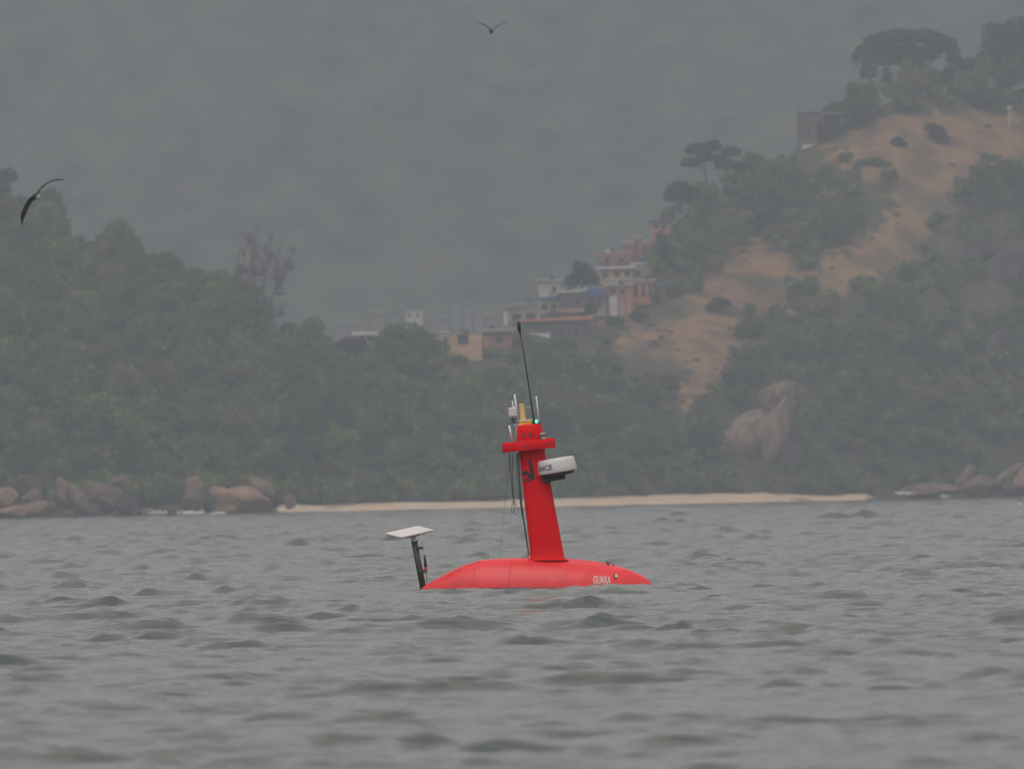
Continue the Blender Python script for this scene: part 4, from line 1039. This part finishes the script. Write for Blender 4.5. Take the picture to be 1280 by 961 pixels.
# the hazy town behind the saddle
town = [(464, 390, 480, 407, 'pink', 2300), (507, 389, 528, 399, 'white', 2350), (536, 400, 547, 412, 'beige', 2400), (549, 396, 560, 406, 'beige', 2550), (565, 388, 575, 398, 'grey', 2650), (580, 378, 589, 392, 'beige', 2720), (593, 386, 602, 396, 'grey', 2700), (484, 400, 500, 412, 'grey', 2500), (420, 404, 434, 415, 'grey', 2500), (442, 402, 454, 412, 'pink', 2600), (605, 394, 615, 404, 'pink', 2600), (526, 404, 534, 414, 'beige', 2500)]
desc = ['pink block alone above the broad saddle tree', 'wide white block highest over the large rounded tree', 'small beige block next to the peach house', 'white block standing over the peach house', 'grey block rising behind the white one', 'tallest faint white block up the valley', 'faint grey block beside the tallest white one', 'low beige block beside the pink one', 'faint grey block by the pavilion', 'faint pink block behind the pavilion roof', 'faint pink block closest to the grey village house', 'little white block under the wide white one']
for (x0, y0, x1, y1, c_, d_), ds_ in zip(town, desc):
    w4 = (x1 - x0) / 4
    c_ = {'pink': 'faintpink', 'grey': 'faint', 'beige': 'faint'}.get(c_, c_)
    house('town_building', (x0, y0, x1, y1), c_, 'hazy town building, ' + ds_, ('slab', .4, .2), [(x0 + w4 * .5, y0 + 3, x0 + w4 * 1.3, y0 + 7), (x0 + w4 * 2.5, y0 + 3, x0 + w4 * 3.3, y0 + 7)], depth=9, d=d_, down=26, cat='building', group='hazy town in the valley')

for px, py, rx, rz, lb in [(652, 424, 12, 7, 'low bush growing against the long orange roofed house'), (704, 429, 15, 8, 'wide bush below the windows of the orange roofed house'), (768, 402, 10, 6, 'bush at the foot of the curtained brick house'), (612, 441, 13, 7, 'bush below the red brown slab roofed house'),
                        (572, 450, 12, 6, 'bush hiding the lower edge of the peach house'), (738, 386, 7, 7, 'bush squeezed between the blue tarp house and its neighbour'), (690, 394, 9, 5, 'bush above the orange sheet roof'), (800, 393, 10, 6, 'bush under the open balcony house')]:
    q = hit(px, py + 4); custom_tree('village_bush', Vector((q.x, q.y - 3, float(ground(q.x, q.y - 3)))), [(px, py, rx, rz), (px - rx * .6, py + 2, rx * .6, rz * .7), (px + rx * .7, py + 1, rx * .5, rz * .8)], [[(px, py + rz + 3, .12), (px, py, .06)]], lb, 'leaf', n=420, size=.32, seed=int(px), cat='bush', group='bushes between the hillside houses')
# lamp post and small mast on the grassy top
e = empty('lamp_post', gp(1262, 162, 1770), 'white headed lamp post standing in the dry grass', 'lamp post')
MB().tube([(0, 0, -.5), (0, 0, 4.2)], [.14, .10], 8).build('post', M['offwhite'], e); MB().box((0, 0, 4.5), .9, .6, .6, None, .1).build('lamp_head', M['white'], e)
e = empty('floodlight', gp(1127, 134, 1770), 'small white floodlight at the upper edge of the grass', 'floodlight')
MB().tube([(0, 0, -.5), (0, 0, .6)], .08, 8).build('post', M['grey'], e); MB().box((0, 0, .8), .65, .4, .6, Matrix.Rotation(.5, 3, 'Y'), .05).build('lamp_head', M['white'], e)

# ---------------------------------------------------------------- boulders
M['rock'] = mat('granite', (.21, .145, .105), .85, .25, .4, .35, .3, 1.6, stain=((.11, .08, .065), .30, .50, .66), rand=.15)
M['cliff_dark'] = mat('dark_cliff_rock', (.10, .085, .075), .85, .25, .45, .4, .5, .8, stain=((.035, .035, .028), .30, .46, .58), stretch=(1, 1, .3))
M['cliff'] = mat('cliff_rock', (.26, .18, .125), .85, .25, .35, .5, .3, 1.2, stain=((.12, .09, .07), .42, .50, .66), stretch=(1, 1, .28))
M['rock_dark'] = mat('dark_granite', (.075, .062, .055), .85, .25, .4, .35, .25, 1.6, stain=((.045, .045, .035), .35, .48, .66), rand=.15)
M['rock_orange'] = mat('orange_granite', (.30, .185, .125), .85, .25, .25, .3, .2, 1.6, stain=((.16, .13, .12), .22, .55, .7), rand=.1)
def boulder(cx, cy_, rx, rz, d, mt, label, seed, lean=0.0, ry=None, cat='boulder', group='boulders along the shore', name='boulder', flat=.25):
    c_ = P(cx, cy_, d); mpp = d / F; bm = bmesh.new(); bmesh.ops.create_icosphere(bm, subdivisions=5 if rx > 20 else 4, radius=1)
    sv = Vector((seed * 3.7, seed * 1.3, 0))
    # cut by a few random planes so that it has faces and edges
    r = random.Random(seed); pl = []
    for _ in range(12):
        n_ = Vector((r.gauss(0, 1), r.gauss(0, 1), r.gauss(0, .8))).normalized(); pl.append((n_, r.uniform(.62, .88)))
    for v in bm.verts:
        p = v.co.copy()
        for n_, k in pl:
            dd = p.dot(n_)
            if dd > k: p -= n_ * (dd - k) * .96
        p *= 1.12 + .10 * noise.noise(p * 1.6 + sv) + .05 * noise.noise(p * 5 + sv) + .03 * noise.noise(p * 12 + sv)
        v.co = Vector((p.x * rx * mpp + lean * p.z * rz * mpp, p.y * (ry or max(rx, rz) * mpp * .8), p.z * rz * mpp))
    me = bpy.data.meshes.new(name); bm.to_mesh(me); bm.free(); me.materials.append(M[mt])
    me.polygons.foreach_set('use_smooth', [True] * len(me.polygons))
    o = bpy.data.objects.new(name, me); o.location = c_; link(o); return tag(o, label, cat, group)
GL = 'boulders at the foot of the headland'; GR = 'boulders below the grassy hill'
BL = [
 (8, 622, 16, 12, 1400, 'rock_orange', 'rounded orange boulder lying highest at the headland edge', 0, GL),
 (12, 640, 26, 9, 1396, 'rock_orange', 'low flat orange slab at the waterline of the headland', 0, GL),
 (50, 638, 26, 14, 1400, 'rock', 'brown slab between the orange boulders and the leaning slabs', .2, GL),
 (84, 620, 13, 21, 1404, 'rock', 'tall leaning slab, paler of the headland pair', -.45, GL),
 (100, 626, 12, 19, 1402, 'rock', 'leaning brown slab beside the paler tall one', -.5, GL),
 (130, 622, 26, 22, 1408, 'rock', 'broad brown rock face above the dark boulders', -.3, GL),
 (158, 628, 14, 16, 1402, 'rock_dark', 'dark rounded boulder at the end of the broad rock face', 0, GL),
 (86, 644, 12, 7, 1396, 'rock_dark', 'small dark boulder awash below the leaning slabs', 0, GL),
 (185, 640, 9, 6, 1402, 'rock', 'small reddish boulder beside the surf', 0, GL),
 (211, 638, 13, 8, 1408, 'rock_dark', 'low grey boulder just before the white surf', 0, GL),
 (243, 620, 16, 22, 1414, 'rock', 'pointed boulder rising behind the white surf', .1, GL),
 (262, 628, 9, 14, 1416, 'rock_dark', 'dark narrow boulder between the pointed and the long one', 0, GL),
 (303, 628, 44, 18, 1424, 'rock_orange', 'long sloping orange topped boulder at the beach end', 0, GL),
 (272, 618, 12, 10, 1428, 'rock_orange', 'orange knob at the high end of the long boulder', 0, GL),
 (328, 612, 15, 14, 1436, 'rock', 'pale cracked boulder leaning behind the long one', -.6, GL),
 (362, 626, 8, 9, 1450, 'rock', 'small pale boulder standing on the start of the beach', 0, GL),
 (30, 606, 14, 12, 1412, 'rock_dark', 'dark boulder half hidden by trees above the orange one', 0, GL),
 (240, 602, 8, 9, 1424, 'rock', 'small pale crag over the pointed boulder', .3, GL),
 (146, 606, 14, 12, 1416, 'rock', 'brown crag half hidden by leaves above the broad rock face', .2, GL),
 (66, 626, 9, 11, 1400, 'rock_dark', 'dark wedge stone squeezed against the paler tall slab', .2, GL),
 (116, 638, 12, 9, 1397, 'rock_dark', 'dark blocky stone at the foot of the broad rock face', 0, GL),
 (172, 640, 7, 6, 1398, 'rock_dark', 'tiny dark stone beside the small reddish boulder', 0, GL),
 (40, 622, 12, 11, 1406, 'rock', 'brown rounded stone just behind the orange slabs', .1, GL),
 (560, 612, 24, 9, 1518, 'rock', 'low pink rock among trees behind the middle of the beach', 0, 'rocks behind the beach'),
 (584, 604, 14, 8, 1524, 'rock', 'smaller pink rock above the low one behind the beach', 0, 'rocks behind the beach'),
 (1166, 612, 38, 8, 1590, 'rock', 'long low pinkish slab running into the sea', 0, GR),
 (1205, 600, 9, 17, 1594, 'rock', 'narrow upright boulder at the end of the long slab', .5, GR),
 (1226, 607, 22, 15, 1592, 'rock', 'wide greenish topped boulder beside the narrow upright one', .2, GR),
 (1252, 603, 10, 16, 1596, 'rock', 'tilted grey slab behind the wide boulder', .6, GR),
 (1262, 612, 14, 9, 1590, 'rock_dark', 'dark low boulder under the tilted grey slab', 0, GR),
 (1286, 602, 18, 18, 1592, 'rock_orange', 'orange boulder cut by the frame edge', .3, GR),
 (1268, 590, 12, 10, 1602, 'rock', 'pale crag above the tilted grey slab', .5, GR),
]
for i, (cx, cy_, rx, rz, d, mt, lb, ln, gr) in enumerate(BL):
    boulder(cx, cy_ + (0 if rz > 9 else 1), rx, rz, d, mt, lb, i + 3, ln, group=gr)
GC = 'slabs of the pale cliff above the beach'
for i, (cx, cy_, rx, rz, ln, mt, lb) in enumerate([
    (974, 498, 30, 22, .55, 'cliff', 'rounded cap slab at the top of the pale cliff'), (956, 560, 24, 60, .30, 'cliff', 'big smooth face of the pale cliff reaching to the beach'), (936, 532, 26, 18, .9, 'cliff', 'slanting middle slab of the pale cliff'),
    (918, 554, 30, 24, .45, 'cliff', 'low sloping shoulder of the pale cliff'), (985, 575, 14, 36, .1, 'rock_dark', 'dark narrow slab at the side of the pale cliff')]):
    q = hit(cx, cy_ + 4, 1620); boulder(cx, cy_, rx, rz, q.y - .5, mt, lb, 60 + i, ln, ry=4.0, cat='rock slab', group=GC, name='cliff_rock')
GD = 'outcrops on the dark cliff'
for i, (cx, cy_, rx, rz, ln, mt, lb) in enumerate([
    (1208, 410, 6, 4, .3, 'rock', 'small pale outcrop high on the dark cliff'), (1186, 402, 14, 6, .8, 'cliff_dark', 'dark ledge beside the small pale outcrop'),
    (1268, 480, 3, 6, .3, 'rock', 'narrow pale stone low on the dark cliff'), (1205, 330, 30, 30, .9, 'cliff_dark', 'big dark bulge near the top of the dark cliff'),
    (1250, 350, 30, 50, .5, 'cliff_dark', 'tallest dark rock face of the cliff'), (1245, 450, 30, 34, .4, 'cliff_dark', 'lower dark rock face of the cliff'), (1190, 350, 16, 20, .8, 'cliff_dark', 'dark slanting rib of the cliff next to the bulge')]):
    q = hit(cx, cy_ + 3, 1680); boulder(cx, cy_, rx, rz, q.y + (2.5 if rx > 12 else .5), mt, lb, 80 + i, ln, ry=4.0 if rx > 10 else 1.0, cat='rock outcrop', group=GD, name='cliff_rock')
foam('surf', [(240, 641.8, 1398, 8, 1.2, 150, .26, 1.5), (198, 641, 1398, 6, .8, 60, .22, 1.5), (1129, 617, 1570, 5, .8, 50, .25, 1.5), (1180, 620.6, 1540, 2.5, 1.0, 40, .2, .6), (1276, 632, 700, 4, .8, 40, .10, .6), (272, 642, 1405, 5, 1.2, 50, .25, 1)], 'white surf breaking on the rocks of the shore')

# ---------------------------------------------------------------- haze
hz = bpy.data.materials.new('haze'); hz.use_nodes = True; N = hz.node_tree.nodes; N.clear()
o_ = N.new('ShaderNodeOutputMaterial'); pv = N.new('ShaderNodeVolumePrincipled'); pv.inputs['Color'].default_value = (*HAZE_COLOR, 1); pv.inputs['Density'].default_value = HAZE_DENSITY
hz.node_tree.links.new(pv.outputs[0], o_.inputs['Volume'])
hx = 30000.0
v = [(x, y, z) for z in (-4.5, 362) for x, y in ((-hx, -2500), (hx, -2500), (hx, 9400), (-hx, 9400))]
hb = mesh_obj('haze', v, [(3, 2, 1, 0), (4, 5, 6, 7), (0, 1, 5, 4), (1, 2, 6, 5), (2, 3, 7, 6), (3, 0, 4, 7)], hz)
tag(hb, 'pale grey sea haze over the bay and hills', 'haze', kind='stuff')
